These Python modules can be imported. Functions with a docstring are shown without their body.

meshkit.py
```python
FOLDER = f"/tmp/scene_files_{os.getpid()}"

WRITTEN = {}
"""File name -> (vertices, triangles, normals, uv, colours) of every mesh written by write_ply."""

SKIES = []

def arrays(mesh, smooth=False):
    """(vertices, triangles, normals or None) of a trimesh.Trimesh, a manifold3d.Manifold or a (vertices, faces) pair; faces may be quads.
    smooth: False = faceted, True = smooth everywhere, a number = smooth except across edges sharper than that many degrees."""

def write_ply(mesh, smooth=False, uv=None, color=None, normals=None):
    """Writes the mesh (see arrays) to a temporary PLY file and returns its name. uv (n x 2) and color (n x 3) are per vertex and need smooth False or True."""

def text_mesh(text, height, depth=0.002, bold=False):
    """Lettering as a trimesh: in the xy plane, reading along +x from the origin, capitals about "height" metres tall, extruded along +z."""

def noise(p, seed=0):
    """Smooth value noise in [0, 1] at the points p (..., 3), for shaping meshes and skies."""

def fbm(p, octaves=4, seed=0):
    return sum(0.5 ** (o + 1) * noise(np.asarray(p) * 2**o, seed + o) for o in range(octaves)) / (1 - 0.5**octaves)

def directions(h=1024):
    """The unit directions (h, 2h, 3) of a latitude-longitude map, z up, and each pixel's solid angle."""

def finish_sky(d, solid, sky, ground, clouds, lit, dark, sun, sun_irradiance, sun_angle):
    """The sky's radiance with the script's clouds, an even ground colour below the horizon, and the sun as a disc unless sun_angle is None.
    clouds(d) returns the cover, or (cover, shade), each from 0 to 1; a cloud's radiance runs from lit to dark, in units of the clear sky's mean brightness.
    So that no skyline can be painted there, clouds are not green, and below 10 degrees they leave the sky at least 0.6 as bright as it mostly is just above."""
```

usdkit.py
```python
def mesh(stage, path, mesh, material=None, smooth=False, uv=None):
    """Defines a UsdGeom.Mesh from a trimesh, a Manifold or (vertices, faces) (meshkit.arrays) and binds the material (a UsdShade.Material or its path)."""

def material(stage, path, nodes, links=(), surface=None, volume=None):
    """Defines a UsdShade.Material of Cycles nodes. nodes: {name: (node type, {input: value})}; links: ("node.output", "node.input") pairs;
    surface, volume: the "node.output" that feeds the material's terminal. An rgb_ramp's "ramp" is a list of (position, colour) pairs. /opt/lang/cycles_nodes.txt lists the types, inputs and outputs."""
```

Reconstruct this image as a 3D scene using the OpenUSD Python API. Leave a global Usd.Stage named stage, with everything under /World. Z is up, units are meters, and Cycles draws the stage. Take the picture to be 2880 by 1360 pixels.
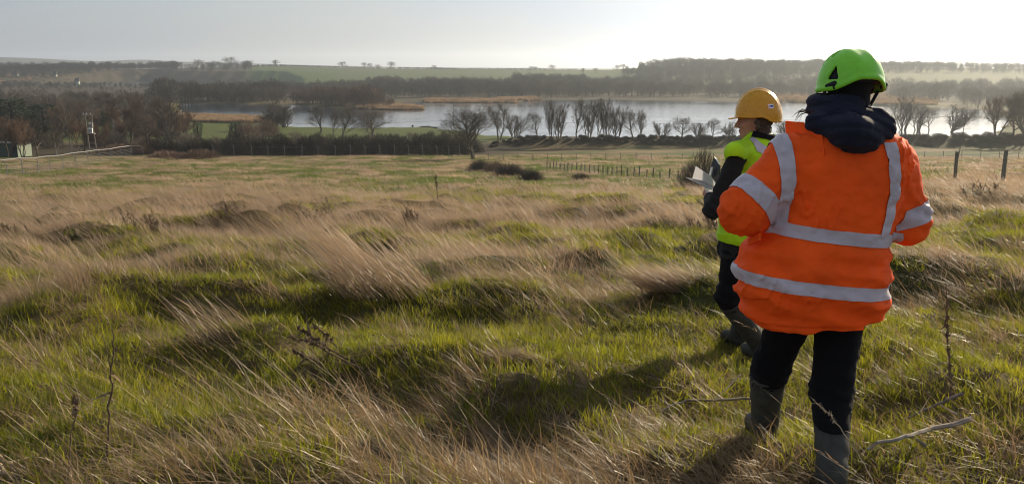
import math, random
import numpy as np, trimesh, usdkit, meshkit
from scipy.interpolate import PchipInterpolator, RegularGridInterpolator
from scipy.spatial import cKDTree
from pxr import Usd, UsdGeom, UsdLux, UsdShade, Gf, Sdf, Vt

# ------------------------------------------------------------------ stage, camera, sky, sun
stage = Usd.Stage.CreateInMemory()
UsdGeom.SetStageUpAxis(stage, UsdGeom.Tokens.z)
UsdGeom.SetStageMetersPerUnit(stage, 1.0)
UsdGeom.Xform.Define(stage, '/World')
UsdGeom.Scope.Define(stage, '/World/Looks')

CAM_Z = 22.2                       # height of the eye above the lake
FPX, PITCH = 2598.0, math.radians(10.7)
cam = UsdGeom.Camera.Define(stage, '/World/camera')
cam.CreateHorizontalApertureAttr(36.0)
cam.CreateFocalLengthAttr(36.0 * FPX / 2880.0)
cam.CreateClippingRangeAttr((0.1, 30000.0))
cam.AddTranslateOp().Set((0, 0, CAM_Z))
cam.AddRotateXOp().Set(90.0 - math.degrees(PITCH))
cam.CreateExposureAttr(0.6)

SUN_AZ, SUN_EL = math.radians(39.0), math.radians(21.0)     # azimuth from +y towards +x
to_sun = np.array([math.sin(SUN_AZ) * math.cos(SUN_EL), math.cos(SUN_AZ) * math.cos(SUN_EL), math.sin(SUN_EL)])
sun = UsdLux.DistantLight.Define(stage, '/World/sun')
sun.CreateIntensityAttr(1.25)
sun.CreateAngleAttr(0.55)
sun.CreateColorAttr((1.0, 0.84, 0.61))
sun.CreateNormalizeAttr(True)
zaxis = to_sun                     # the light shines along its -z
xaxis = np.cross([0, 0, 1.0], zaxis); xaxis /= np.linalg.norm(xaxis)
yaxis = np.cross(zaxis, xaxis)
m4 = np.eye(4); m4[0, :3], m4[1, :3], m4[2, :3] = xaxis, yaxis, zaxis
sun.AddTransformOp().Set(Gf.Matrix4d(m4.tolist()))

sky_mat = usdkit.material(stage, '/World/Looks/sky_look', {
    'sky': ('sky_texture', {'sky_type': 'single_scattering', 'sun_disc': False, 'sun_elevation': SUN_EL, 'sun_rotation': SUN_AZ,
                            'altitude': 60.0, 'air_density': 1.0, 'aerosol_density': 1.5, 'ozone_density': 1.0}),
    'tc': ('texture_coordinate', {}),
    'map': ('mapping', {'scale': (1.3, 1.3, 5.0), 'rotation': (0.0, 0.0, 0.5)}),
    'n': ('noise_texture', {'scale': 2.2, 'detail': 5.0, 'roughness': 0.55, 'distortion': 0.4}),
    'r': ('rgb_ramp', {'ramp': [(0.32, (0.30, 0.30, 0.30)), (0.68, (0.95, 0.95, 0.95))]}),
    'bw': ('rgb_to_bw', {}),
    'veil': ('mix', {'mix_type': 'mix', 'fac': 0.42, 'color2': (4.9, 5.5, 6.4)}),
    'grey': ('mix', {'mix_type': 'multiply', 'fac': 1.0, 'color2': (0.74, 0.83, 0.98)}),
    'mx': ('mix', {'mix_type': 'mix'}),
    'bg': ('background_shader', {'strength': 0.066}),
}, [('tc.generated', 'map.vector'), ('map.vector', 'n.vector'), ('n.fac', 'r.fac'), ('sky.color', 'bw.color'),
    ('bw.val', 'grey.color1'), ('sky.color', 'mx.color1'), ('grey.color', 'mx.color2'), ('r.color', 'mx.fac'),
    ('mx.color', 'veil.color1'), ('veil.color', 'bg.color')], surface='bg.background')
dome = UsdLux.DomeLight.Define(stage, '/World/sky')
UsdShade.MaterialBindingAPI.Apply(dome.GetPrim()).Bind(sky_mat)
dome.GetPrim().SetCustomDataByKey('kind', 'structure')

# ------------------------------------------------------------------ naming and tagging helpers
_used = {}
def numbered(path):
    n = _used.get(path, 0); _used[path] = n + 1
    return path if n == 0 else f'{path}_{n:03d}'

def tag(o, label=None, cat=None, group=None, kind=None):
    p = o.GetPrim() if hasattr(o, 'GetPrim') else o
    for k, v in (('label', label), ('category', cat), ('group', group), ('kind', kind)):
        if v: p.SetCustomDataByKey(k, v)
    return p

def thing(name, label, cat, loc=(0, 0, 0), rotz=0.0, scale=None, group=None):
    x = UsdGeom.Xform.Define(stage, numbered('/World/' + name))
    x.AddTranslateOp().Set(tuple(float(c) for c in loc))
    if rotz: x.AddRotateZOp().Set(math.degrees(rotz))
    if scale is not None: x.AddScaleOp().Set(tuple(float(c) for c in np.broadcast_to(scale, 3)))
    tag(x, label, cat, group)
    return x

def part(parent, name, mesh, m, smooth=False, label=None):
    """One mesh under a thing or part; the vertices are in world coordinates minus the thing's base."""
    o = usdkit.mesh(stage, numbered(f'{parent.GetPath()}/{name}'), mesh, m, smooth=smooth)
    if label: tag(o, label)
    return o

def top(name, mesh, m, label=None, cat=None, group=None, kind=None, smooth=False):
    o = usdkit.mesh(stage, numbered('/World/' + name), mesh, m, smooth=smooth)
    tag(o, label, cat, group, kind)
    return o

def copy_of(proto, name, label, cat, loc, rotz=0.0, scale=1.0, group=None):
    x = UsdGeom.Xform.Define(stage, numbered('/World/' + name))
    x.AddTranslateOp().Set(tuple(float(c) for c in loc))
    x.AddRotateZOp().Set(math.degrees(rotz))
    x.AddScaleOp().Set(tuple(float(c) for c in np.broadcast_to(scale, 3)))
    x.GetPrim().GetReferences().AddInternalReference(proto)
    x.GetPrim().SetInstanceable(True)
    tag(x, label, cat, group)
    return x

def klass(name):
    if not stage.GetPrimAtPath('/World/Prototypes'):
        stage.CreateClassPrim('/World/Prototypes')
    p = stage.DefinePrim('/World/Prototypes/' + name, 'Xform')
    return p

def ray(px, py):
    a, b = (px - 1440.0) / FPX, -(py - 680.0) / FPX
    return np.array([a, math.cos(PITCH) + b * math.sin(PITCH), -math.sin(PITCH) + b * math.cos(PITCH)])

def at_y(px, py, y):
    """The point of the world that lies y metres ahead, on the line of sight through a pixel of the photograph."""
    d = ray(px, py)
    return np.array([0, 0, CAM_Z]) + d * (y / d[1])

def at_z(px, py, z):
    d = ray(px, py)
    return np.array([0, 0, CAM_Z]) + d * ((z - CAM_Z) / d[2])

def smoothstep(a, b, x):
    t = np.clip((x - a) / (b - a), 0, 1)
    return t * t * (3 - 2 * t)
# ------------------------------------------------------------------ the land: one height function
PL = PchipInterpolator([-400, -60, -10, 0, 3.7, 6.3, 12, 18, 26, 40, 60, 100, 140, 175, 215, 250, 285, 300, 9000],
                       [6, -0.2, -1.3, -1.6, -1.78, -1.92, -2.38, -2.86, -3.66, -5.75, -7.9, -11.8, -14.6, -16.7, -18.6, -20.2, -21.4, -21.6, -21.6])
PR = PchipInterpolator([-400, -60, -10, 0, 3.7, 6.3, 12, 18, 26, 40, 60, 100, 140, 175, 215, 250, 285, 300, 9000],
                       [6, -0.2, -1.3, -1.6, -1.78, -1.92, -2.30, -2.70, -3.42, -5.15, -7.0, -10.9, -14.0, -16.5, -18.6, -20.2, -21.4, -21.6, -21.6])

LAKE_PX = [(514, 317), (505, 298), (517, 292), (640, 291), (700, 295), (807, 295), (870, 299), (940, 303), (1010, 307), (1067, 308), (1187, 308), (1196, 304),
           (1160, 297), (1118, 288), (1200, 287.5), (1320, 289), (1452, 289), (1475, 284), (1517, 281), (1700, 280), (1900, 283), (2000, 285), (2100, 286), (2193, 287),
           (2330, 291), (2463, 296), (2600, 300), (2700, 305), (2789, 312), (2830, 330), (2815, 352), (2790, 386), (2500, 387), (2250, 390), (2000, 391.5), (1800, 392),
           (1600, 391.5), (1480, 388), (1440, 386), (1371, 383), (1330, 373), (1234, 361), (1103, 358), (1009, 361.5), (900, 360), (807, 358), (795, 345), (740, 329), (687, 323), (600, 321)]
LAKE2_PX = [(110, 238), (220, 232), (300, 229), (420, 227), (540, 230.5), (640, 232), (720, 233), (800, 235), (842, 243), (836, 254), (760, 258), (700, 252), (540, 247), (330, 245), (200, 244)]
def poly_world(pxs): return np.array([at_z(x, y, 0.0)[:2] for x, y in pxs])
LAKES = [poly_world(LAKE_PX), poly_world(LAKE2_PX)]
def signed(poly, x, y):
    """Distance to a polygon's edge, positive inside."""
    x, y = np.asarray(x, float).ravel(), np.asarray(y, float).ravel()
    best, inside = np.full(len(x), 1e12), np.zeros(len(x), bool)
    for (ax, ay), (bx, by) in zip(poly, np.roll(poly, -1, axis=0)):
        dx, dy = bx - ax, by - ay
        t = np.clip(((x - ax) * dx + (y - ay) * dy) / (dx * dx + dy * dy), 0, 1)
        best = np.minimum(best, (x - ax - t * dx) ** 2 + (y - ay - t * dy) ** 2)
        c = (ay > y) != (by > y)
        if dy: inside ^= c & (x < ax + (y - ay) * dx / dy)
    return np.where(inside, 1, -1) * np.sqrt(best)
def lake_depth(x, y):
    x, y = np.asarray(x, float), np.asarray(y, float)
    out = np.full(x.size, -999.0); fl = np.where((y.ravel() > 240) & (y.ravel() < 4000))[0]
    if len(fl):
        xs, ys = x.ravel()[fl], y.ravel()[fl]
        w = 5.0 * (meshkit.noise(np.stack([xs / 14, ys / 22, 0 * xs], -1), 5) - 0.5)
        out[fl] = np.maximum(signed(LAKES[0], xs, ys), signed(LAKES[1], xs, ys)) + w
    return out.reshape(x.shape)

_rx = (np.array([-900, 0, 400, 500, 700, 780, 1000, 1200, 1440, 1600, 1700, 1800, 1950, 2300, 2600, 2880, 4200]) - 1440) / FPX
_ry = [200, 199, 196, 193, 188, 186, 192, 194.5, 196, 197, 196, 191, 188, 189, 190, 194, 196]
_rz = PchipInterpolator(_rx, _ry)
_fx = (np.array([-900, 0, 120, 200, 300, 420, 520, 700, 1000, 1200, 1500, 2000, 2880, 4200]) - 1440) / FPX
_fy = [165, 161, 164, 168, 172, 168, 173, 178, 186, 189.5, 193, 195, 195, 195]
_fz = PchipInterpolator(_fx, _fy)
def _elev(py): return np.tan(np.arctan((680.0 - py) / FPX) - PITCH)

def height(x, y, fine=True, lakes=True):
    x, y = np.asarray(x, float), np.asarray(y, float)
    u = x / np.maximum(y, 8.0)
    s = smoothstep(0.16, 0.42, u)
    z = CAM_Z + PL(y) * (1 - s) + PR(y) * s
    # railway bank along the lake side of the right field
    bank = np.exp(-((y - (228 - 0.02 * x)) / 7.0) ** 4) * smoothstep(-12, 6, x) * 2.5
    z = z + bank
    # rising ground beyond the lake
    uc = np.clip(x / np.maximum(y, 100.0), -1.0, 1.1)
    ridge_d = 1650 - 500 * smoothstep(0.0, 0.25, uc)
    ridge_h = CAM_Z + ridge_d * _elev(_rz(uc)) - 0.6
    near_d = 720 + 250 * smoothstep(-0.15, -0.35, uc)
    rise = smoothstep(near_d, ridge_d, y)
    fall = smoothstep(ridge_d, ridge_d + 900, y)
    z = z + rise * ridge_h * (1 - 0.75 * fall)
    far_h = CAM_Z + 5200 * _elev(_fz(uc))
    z = z + smoothstep(3400, 5200, y) * np.maximum(far_h - 0.25 * ridge_h - 1.0, 0)
    big = y > 500
    z = z + np.where(big, 3.0 * (meshkit.noise(np.stack([x / 240, y / 300, 0 * x], -1), 3) - 0.5) * smoothstep(800, 1200, y), 0)
    r = np.hypot(x, y)
    if fine:
        n1 = meshkit.fbm(np.stack([x / 9.0, y / 9.0, 0 * x], -1), 3, 11) - 0.5
        z = z + n1 * 0.45 * smoothstep(6, 40, r) * smoothstep(330, 200, r)
        near = smoothstep(200, 60, r)
        n2 = meshkit.noise(np.stack([x / 0.9, y / 0.8, 0 * x], -1), 21)
        n3 = meshkit.noise(np.stack([x / 0.33 + 7, y / 0.30, 0 * x], -1), 22)
        z = z + near * (0.40 * (n2 ** 2 - 0.3) + 0.10 * (n3 - 0.5))
    if lakes:
        sd = lake_depth(x, y)
        k = smoothstep(-4.0, 4.0, sd)
        z = z * (1 - k) - 1.3 * k
    return z
def hz(x, y, fine=True): return float(height(np.array([x]), np.array([y]), fine)[0])
def on_ground(px, py, fine=False, lo=2.0, hi=3000.0):
    """Where the line of sight through a pixel meets the land."""
    d = ray(px, py); ts = np.geomspace(lo, hi, 1500)
    p = np.array([0, 0, CAM_Z]) + ts[:, None] * d / d[1]
    k = np.where(p[:, 2] < height(p[:, 0], p[:, 1], fine))[0]
    q = p[k[0]] if len(k) else p[-1]
    return np.array([q[0], q[1], hz(q[0], q[1], True)])
def along(px, y):
    x = (px - 1440.0) / FPX * y
    for _ in range(3):
        z = hz(x, y) - CAM_Z
        depth = y * math.cos(PITCH) - z * math.sin(PITCH)
        x = (px - 1440.0) / FPX * depth
    return np.array([x, y, hz(x, y)])

# land-cover colours as albedo
rr = np.concatenate([[0.0], np.geomspace(0.6, 9000.0, 430)])
fa = np.radians(np.linspace(-52, 52, 420)); ba = np.radians(np.linspace(52, 308, 70)[1:-1])
ang = np.concatenate([fa, ba])
R_, A_ = np.meshgrid(rr[1:], ang, indexing='ij')
gx, gy = R_ * np.sin(A_), R_ * np.cos(A_)
gz = height(gx, gy)
gv = np.vstack([[0, 0, hz(0, 0)], np.stack([gx, gy, gz], -1).reshape(-1, 3)])
na, nr = len(ang), len(rr) - 1
i, j = np.meshgrid(np.arange(nr - 1), np.arange(na), indexing='ij'); j2 = (j + 1) % na
q = np.stack([1 + i * na + j, 1 + i * na + j2, 1 + (i + 1) * na + j2, 1 + (i + 1) * na + j], -1).reshape(-1, 4)
gf = np.vstack([q[:, [0, 2, 1]], q[:, [0, 3, 2]]])
jj = np.arange(na); gf = np.vstack([gf, np.stack([0 * jj, 1 + (jj + 1) % na, 1 + jj], -1)])
def cover(x, y):
    x, y = np.asarray(x, float), np.asarray(y, float)
    P = np.stack([x, y, 0 * x], -1)
    green, straw, soil, dark = np.array([.078, .098, .026]), np.array([.20, .155, .085]), np.array([.16, .11, .07]), np.array([.055, .045, .028])
    a = smoothstep(.40, .60, meshkit.fbm(P / [14., 9., 1], 4, 31))
    c = green * (1 - a)[..., None] + straw * a[..., None]
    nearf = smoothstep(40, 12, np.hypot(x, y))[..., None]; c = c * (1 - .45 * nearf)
    # rough bank and railway side: dark brown scrub floor
    b = np.exp(-((y - (228 - 0.02 * x)) / 11.0) ** 4) * smoothstep(-20, 0, x) + smoothstep(176, 190, y) * smoothstep(10, -5, x) * smoothstep(275, 240, y)
    b = np.clip(b, 0, 1)[..., None]
    c = c * (1 - b) + dark * b
    # pasture by the lake
    g2 = (smoothstep(255, 268, y) * smoothstep(400, 360, y) * smoothstep(60, 30, x))[..., None]
    c = c * (1 - g2) + np.array([.085, .115, .03]) * g2
    f = smoothstep(500, 640, y)[..., None]
    u = x / np.maximum(y, 100)
    far = np.array([.07, .062, .043]) * np.ones_like(P)
    field = (smoothstep(-.29, -.27, u) * smoothstep(.30, .27, u) * smoothstep(870, 900, y) * smoothstep(1680, 1640, y))[..., None]
    strip = (meshkit.noise(np.stack([x / 260 + 3, y / 5000, 0 * x], -1), 9) > .5)[..., None]
    far = far * (1 - field) + np.where(strip, np.array([.065, .12, .035]), np.array([.075, .115, .045])) * field
    fr = (smoothstep(.36, .38, u) * smoothstep(820, 860, y))[..., None]
    far = far * (1 - fr) + np.array([.11, .13, .06]) * fr
    return c * (1 - f) + far * f
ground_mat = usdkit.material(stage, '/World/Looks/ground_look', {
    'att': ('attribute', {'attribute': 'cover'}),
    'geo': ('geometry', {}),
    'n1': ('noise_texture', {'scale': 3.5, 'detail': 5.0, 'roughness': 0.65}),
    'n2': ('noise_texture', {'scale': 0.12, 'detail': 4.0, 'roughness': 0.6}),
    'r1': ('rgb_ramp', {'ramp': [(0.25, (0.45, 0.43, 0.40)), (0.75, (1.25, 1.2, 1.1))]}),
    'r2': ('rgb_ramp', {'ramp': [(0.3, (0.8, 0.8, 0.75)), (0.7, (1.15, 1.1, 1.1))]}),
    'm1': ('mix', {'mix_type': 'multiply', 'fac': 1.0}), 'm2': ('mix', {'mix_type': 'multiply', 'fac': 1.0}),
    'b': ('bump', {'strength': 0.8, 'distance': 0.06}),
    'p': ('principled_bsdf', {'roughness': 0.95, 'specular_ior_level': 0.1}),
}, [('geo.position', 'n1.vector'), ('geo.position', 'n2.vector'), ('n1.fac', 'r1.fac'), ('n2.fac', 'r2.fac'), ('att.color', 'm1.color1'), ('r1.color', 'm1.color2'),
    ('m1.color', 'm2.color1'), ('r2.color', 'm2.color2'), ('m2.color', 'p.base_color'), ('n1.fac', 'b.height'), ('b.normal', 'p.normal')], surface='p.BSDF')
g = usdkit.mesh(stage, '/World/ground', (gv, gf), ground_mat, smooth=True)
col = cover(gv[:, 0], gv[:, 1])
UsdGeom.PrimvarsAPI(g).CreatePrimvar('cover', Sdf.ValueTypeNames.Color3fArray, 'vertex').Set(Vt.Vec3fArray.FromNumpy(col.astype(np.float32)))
tag(g, 'rough sloping grassland falling to the lakeside', kind='structure')

# ------------------------------------------------------------------ water
water_mat = usdkit.material(stage, '/World/Looks/water_look', {
    'geo': ('geometry', {}),
    'map': ('mapping', {'scale': (0.35, 0.9, 1.0)}),
    'n': ('noise_texture', {'scale': 1.0, 'detail': 3.0, 'roughness': 0.55}),
    'map2': ('mapping', {'scale': (0.006, 0.03, 1.0)}),
    'n2': ('noise_texture', {'scale': 1.0, 'detail': 3.0, 'roughness': 0.5, 'distortion': 0.6}),
    'r2': ('rgb_ramp', {'ramp': [(0.35, (0.35, 0.35, 0.35)), (0.65, (0.9, 0.9, 0.9))]}),
    'b': ('bump', {'distance': 0.06}),
    'p': ('principled_bsdf', {'base_color': (0.012, 0.02, 0.028), 'roughness': 0.08, 'ior': 1.33, 'specular_ior_level': 0.5}),
}, [('geo.position', 'map.vector'), ('map.vector', 'n.vector'), ('geo.position', 'map2.vector'), ('map2.vector', 'n2.vector'), ('n2.fac', 'r2.fac'), ('n.fac', 'b.height'), ('r2.color', 'b.strength'),
    ('b.normal', 'p.normal')], surface='p.BSDF')
wx0, wx1 = -420, 420
top('lake', (np.array([[-330, 270, 0], [330, 270, 0], [470, 700, 0], [-330, 700, 0.]]), np.array([[0, 1, 2], [0, 2, 3]])), water_mat, 'large grey-blue lake beyond the field', kind='structure')
l2 = LAKES[1]; mn, mx = l2.min(0) - 12, l2.max(0) + 12
top('lake', (np.array([[mn[0], mn[1], 0], [mx[0], mn[1], 0], [mx[0], mx[1], 0], [mn[0], mx[1], 0.]]), np.array([[0, 1, 2], [0, 2, 3]])), water_mat, 'narrow far lake glinting between the trees on the left', kind='structure')

# ------------------------------------------------------------------ air
haze_mat = usdkit.material(stage, '/World/Looks/haze_look', {'v': ('principled_volume', {'color': (0.84, 0.92, 1.0), 'density': 0.00014, 'anisotropy': 0.65})}, volume='v.volume')
hb = trimesh.creation.box(bounds=[[-9500, -9500, -3.5], [9500, 9500, 150]])
top('haze', hb, haze_mat, 'thin winter haze over the valley', kind='stuff')
# ------------------------------------------------------------------ materials for plants and wood
def wood_look(name, c1, c2, rough=0.9, scale=6.0):
    return usdkit.material(stage, '/World/Looks/' + name, {
        'oi': ('object_info', {}), 'geo': ('geometry', {}),
        'n': ('noise_texture', {'scale': scale, 'detail': 3.0}),
        'r': ('rgb_ramp', {'ramp': [(0.3, c1), (0.7, c2)]}),
        'v': ('map_range', {'from_min': 0.0, 'from_max': 1.0, 'to_min': 0.7, 'to_max': 1.3}),
        'h': ('hsv', {}),
        'p': ('principled_bsdf', {'roughness': rough, 'specular_ior_level': 0.15}),
    }, [('geo.position', 'n.vector'), ('n.fac', 'r.fac'), ('oi.random', 'v.value'), ('v.result', 'h.value'), ('r.color', 'h.color'), ('h.color', 'p.base_color')], surface='p.BSDF')
bark = wood_look('bark_look', (.085, .07, .05), (.15, .125, .095))
pale_bark = wood_look('pale_bark_look', (.25, .22, .18), (.42, .38, .32))
twig = wood_look('twig_look', (.10, .08, .06), (.16, .13, .10))
red_twig = wood_look('red_twig_look', (.15, .10, .07), (.22, .15, .105))
dark_twig = wood_look('dark_twig_look', (.05, .044, .032), (.095, .076, .055))
old_wood = wood_look('old_wood_look', (.10, .085, .065), (.2, .175, .14), scale=20)
grey_wood = wood_look('grey_wood_look', (.17, .15, .125), (.30, .27, .23), scale=20)

def leaf_look(name, c1, c2, t, fac=0.4, scale=1.5, rough=0.5, spec=0.3):
    return usdkit.material(stage, '/World/Looks/' + name, {
        'oi': ('object_info', {}), 'geo': ('geometry', {}),
        'n': ('noise_texture', {'scale': scale, 'detail': 4.0, 'roughness': 0.6}),
        'r': ('rgb_ramp', {'ramp': [(0.32, c1), (0.68, c2)]}),
        'v': ('map_range', {'from_min': 0.0, 'from_max': 1.0, 'to_min': 0.65, 'to_max': 1.35}),
        'h': ('hsv', {}), 'tm': ('mix', {'mix_type': 'multiply', 'fac': 1.0, 'color2': t}),
        'p': ('principled_bsdf', {'roughness': rough, 'specular_ior_level': spec}),
        't': ('translucent_bsdf', {}), 'mx': ('mix_closure', {'fac': fac}),
    }, [('geo.position', 'n.vector'), ('n.fac', 'r.fac'), ('oi.random', 'v.value'), ('v.result', 'h.value'), ('r.color', 'h.color'), ('h.color', 'p.base_color'),
        ('h.color', 'tm.color1'), ('tm.color', 't.color'), ('p.BSDF', 'mx.closure1'), ('t.BSDF', 'mx.closure2')], surface='mx.closure')
ivy_leaf = leaf_look('ivy_look', (.022, .036, .014), (.04, .06, .02), (1.2, 1.4, .8), .25)
reed_leaf = leaf_look('reed_look', (.22, .155, .10), (.31, .225, .145), (1.1, 1.0, .8), .35, .3)

def cloth(name, col, rough=.75, bump=.25, scale=900, sheen=.03, spots=0.0, spec=.15):
    nodes = {'geo': ('geometry', {}), 'w': ('noise_texture', {'scale': scale * .5, 'detail': 2.0}), 'big': ('noise_texture', {'scale': 6.0, 'detail': 4.0, 'roughness': .6}),
             'r': ('rgb_ramp', {'ramp': [(.3, tuple(c * (1 - .16 - spots) for c in col)), (.65, tuple(c * 1.06 for c in col))]}),
             'b': ('bump', {'strength': bump, 'distance': .0015}), 'p': ('principled_bsdf', {'roughness': rough, 'specular_ior_level': spec, 'sheen_weight': sheen})}
    links = [('geo.position', 'w.vector'), ('geo.position', 'big.vector'), ('big.fac', 'r.fac'), ('r.color', 'p.base_color'), ('w.fac', 'b.height'), ('b.normal', 'p.normal')]
    return usdkit.material(stage, '/World/Looks/' + name, nodes, links, surface='p.BSDF')
def shiny(name, col, rough=.3, spec=.5, coat=0.0, dirt=.12):
    return usdkit.material(stage, '/World/Looks/' + name, {
        'geo': ('geometry', {}), 'n': ('noise_texture', {'scale': 30.0, 'detail': 5.0, 'roughness': .65}),
        'r': ('rgb_ramp', {'ramp': [(.3, tuple(c * (1 - dirt) for c in col)), (.6, col)]}),
        'rr': ('map_range', {'from_min': .3, 'from_max': .7, 'to_min': rough * .8, 'to_max': rough * 1.3}),
        'p': ('principled_bsdf', {'specular_ior_level': spec, 'coat_weight': coat})},
        [('geo.position', 'n.vector'), ('n.fac', 'r.fac'), ('r.color', 'p.base_color'), ('n.fac', 'rr.value'), ('rr.result', 'p.roughness')], surface='p.BSDF')

# ------------------------------------------------------------------ branch and leaf geometry
def frustums(segs, sides):
    """segs: rows p0(3) p1(3) r0 r1, each an open tapered tube."""
    s = np.asarray(segs, float); p0, p1, r0, r1 = s[:, :3], s[:, 3:6], s[:, 6], s[:, 7]
    d = p1 - p0; d /= np.linalg.norm(d, axis=1, keepdims=True) + 1e-12
    a = np.cross(d, np.where(np.abs(d[:, 2:]) < .9, [0, 0, 1.], [1., 0, 0])); a /= np.linalg.norm(a, axis=1, keepdims=True)
    b = np.cross(d, a); th = np.arange(sides) * 2 * np.pi / sides
    ring = np.cos(th)[None, :, None] * a[:, None] + np.sin(th)[None, :, None] * b[:, None]
    v = np.concatenate([p0[:, None] + ring * r0[:, None, None], p1[:, None] + ring * r1[:, None, None]], 1)
    k = np.arange(sides); k2 = (k + 1) % sides
    f = np.vstack([np.stack([k, k2, sides + k2], -1), np.stack([k, sides + k2, sides + k], -1)])
    f = (np.arange(len(s)) * 2 * sides)[:, None, None] + f[None]
    return v.reshape(-1, 3), f.reshape(-1, 3)

def blades(base, dirn, length, width, curl, rng, nseg=2, side=None):
    """Narrow tapering ribbons (n of them); dirn: start directions, curl: how far the tip is pulled along the vector curl (n,3)."""
    n = len(base); base, dirn, curl = (np.asarray(x, float) for x in (base, dirn, curl))
    length, width = np.broadcast_to(length, n), np.broadcast_to(width, n)
    if side is None:
        phi = rng.uniform(0, 2 * np.pi, n); side = np.stack([np.cos(phi), np.sin(phi), 0 * phi], -1)
    V = []
    for k in range(nseg + 1):
        t = k / nseg
        c = base + dirn * (length * t)[:, None] + curl * (length * t * t)[:, None]
        w = width * (1 - .55 * t ** 1.5) * .5
        if k < nseg: V += [c - side * w[:, None], c + side * w[:, None]]
        else: V += [c]
    V = np.stack(V, 1); m = V.shape[1]; F = []
    for k in range(nseg - 1): F += [[2 * k, 2 * k + 1, 2 * k + 3], [2 * k, 2 * k + 3, 2 * k + 2]]
    k = nseg - 1; F += [[2 * k, 2 * k + 1, 2 * k + 2]]
    F = (np.arange(n) * m)[:, None, None] + np.array(F)[None]
    return V.reshape(-1, 3), F.reshape(-1, 3)

def join(ms):
    v, f, n = [], [], 0
    for a, b in ms:
        v.append(a); f.append(np.asarray(b) + n); n += len(a)
    return np.vstack(v), np.vstack(f)

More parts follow.
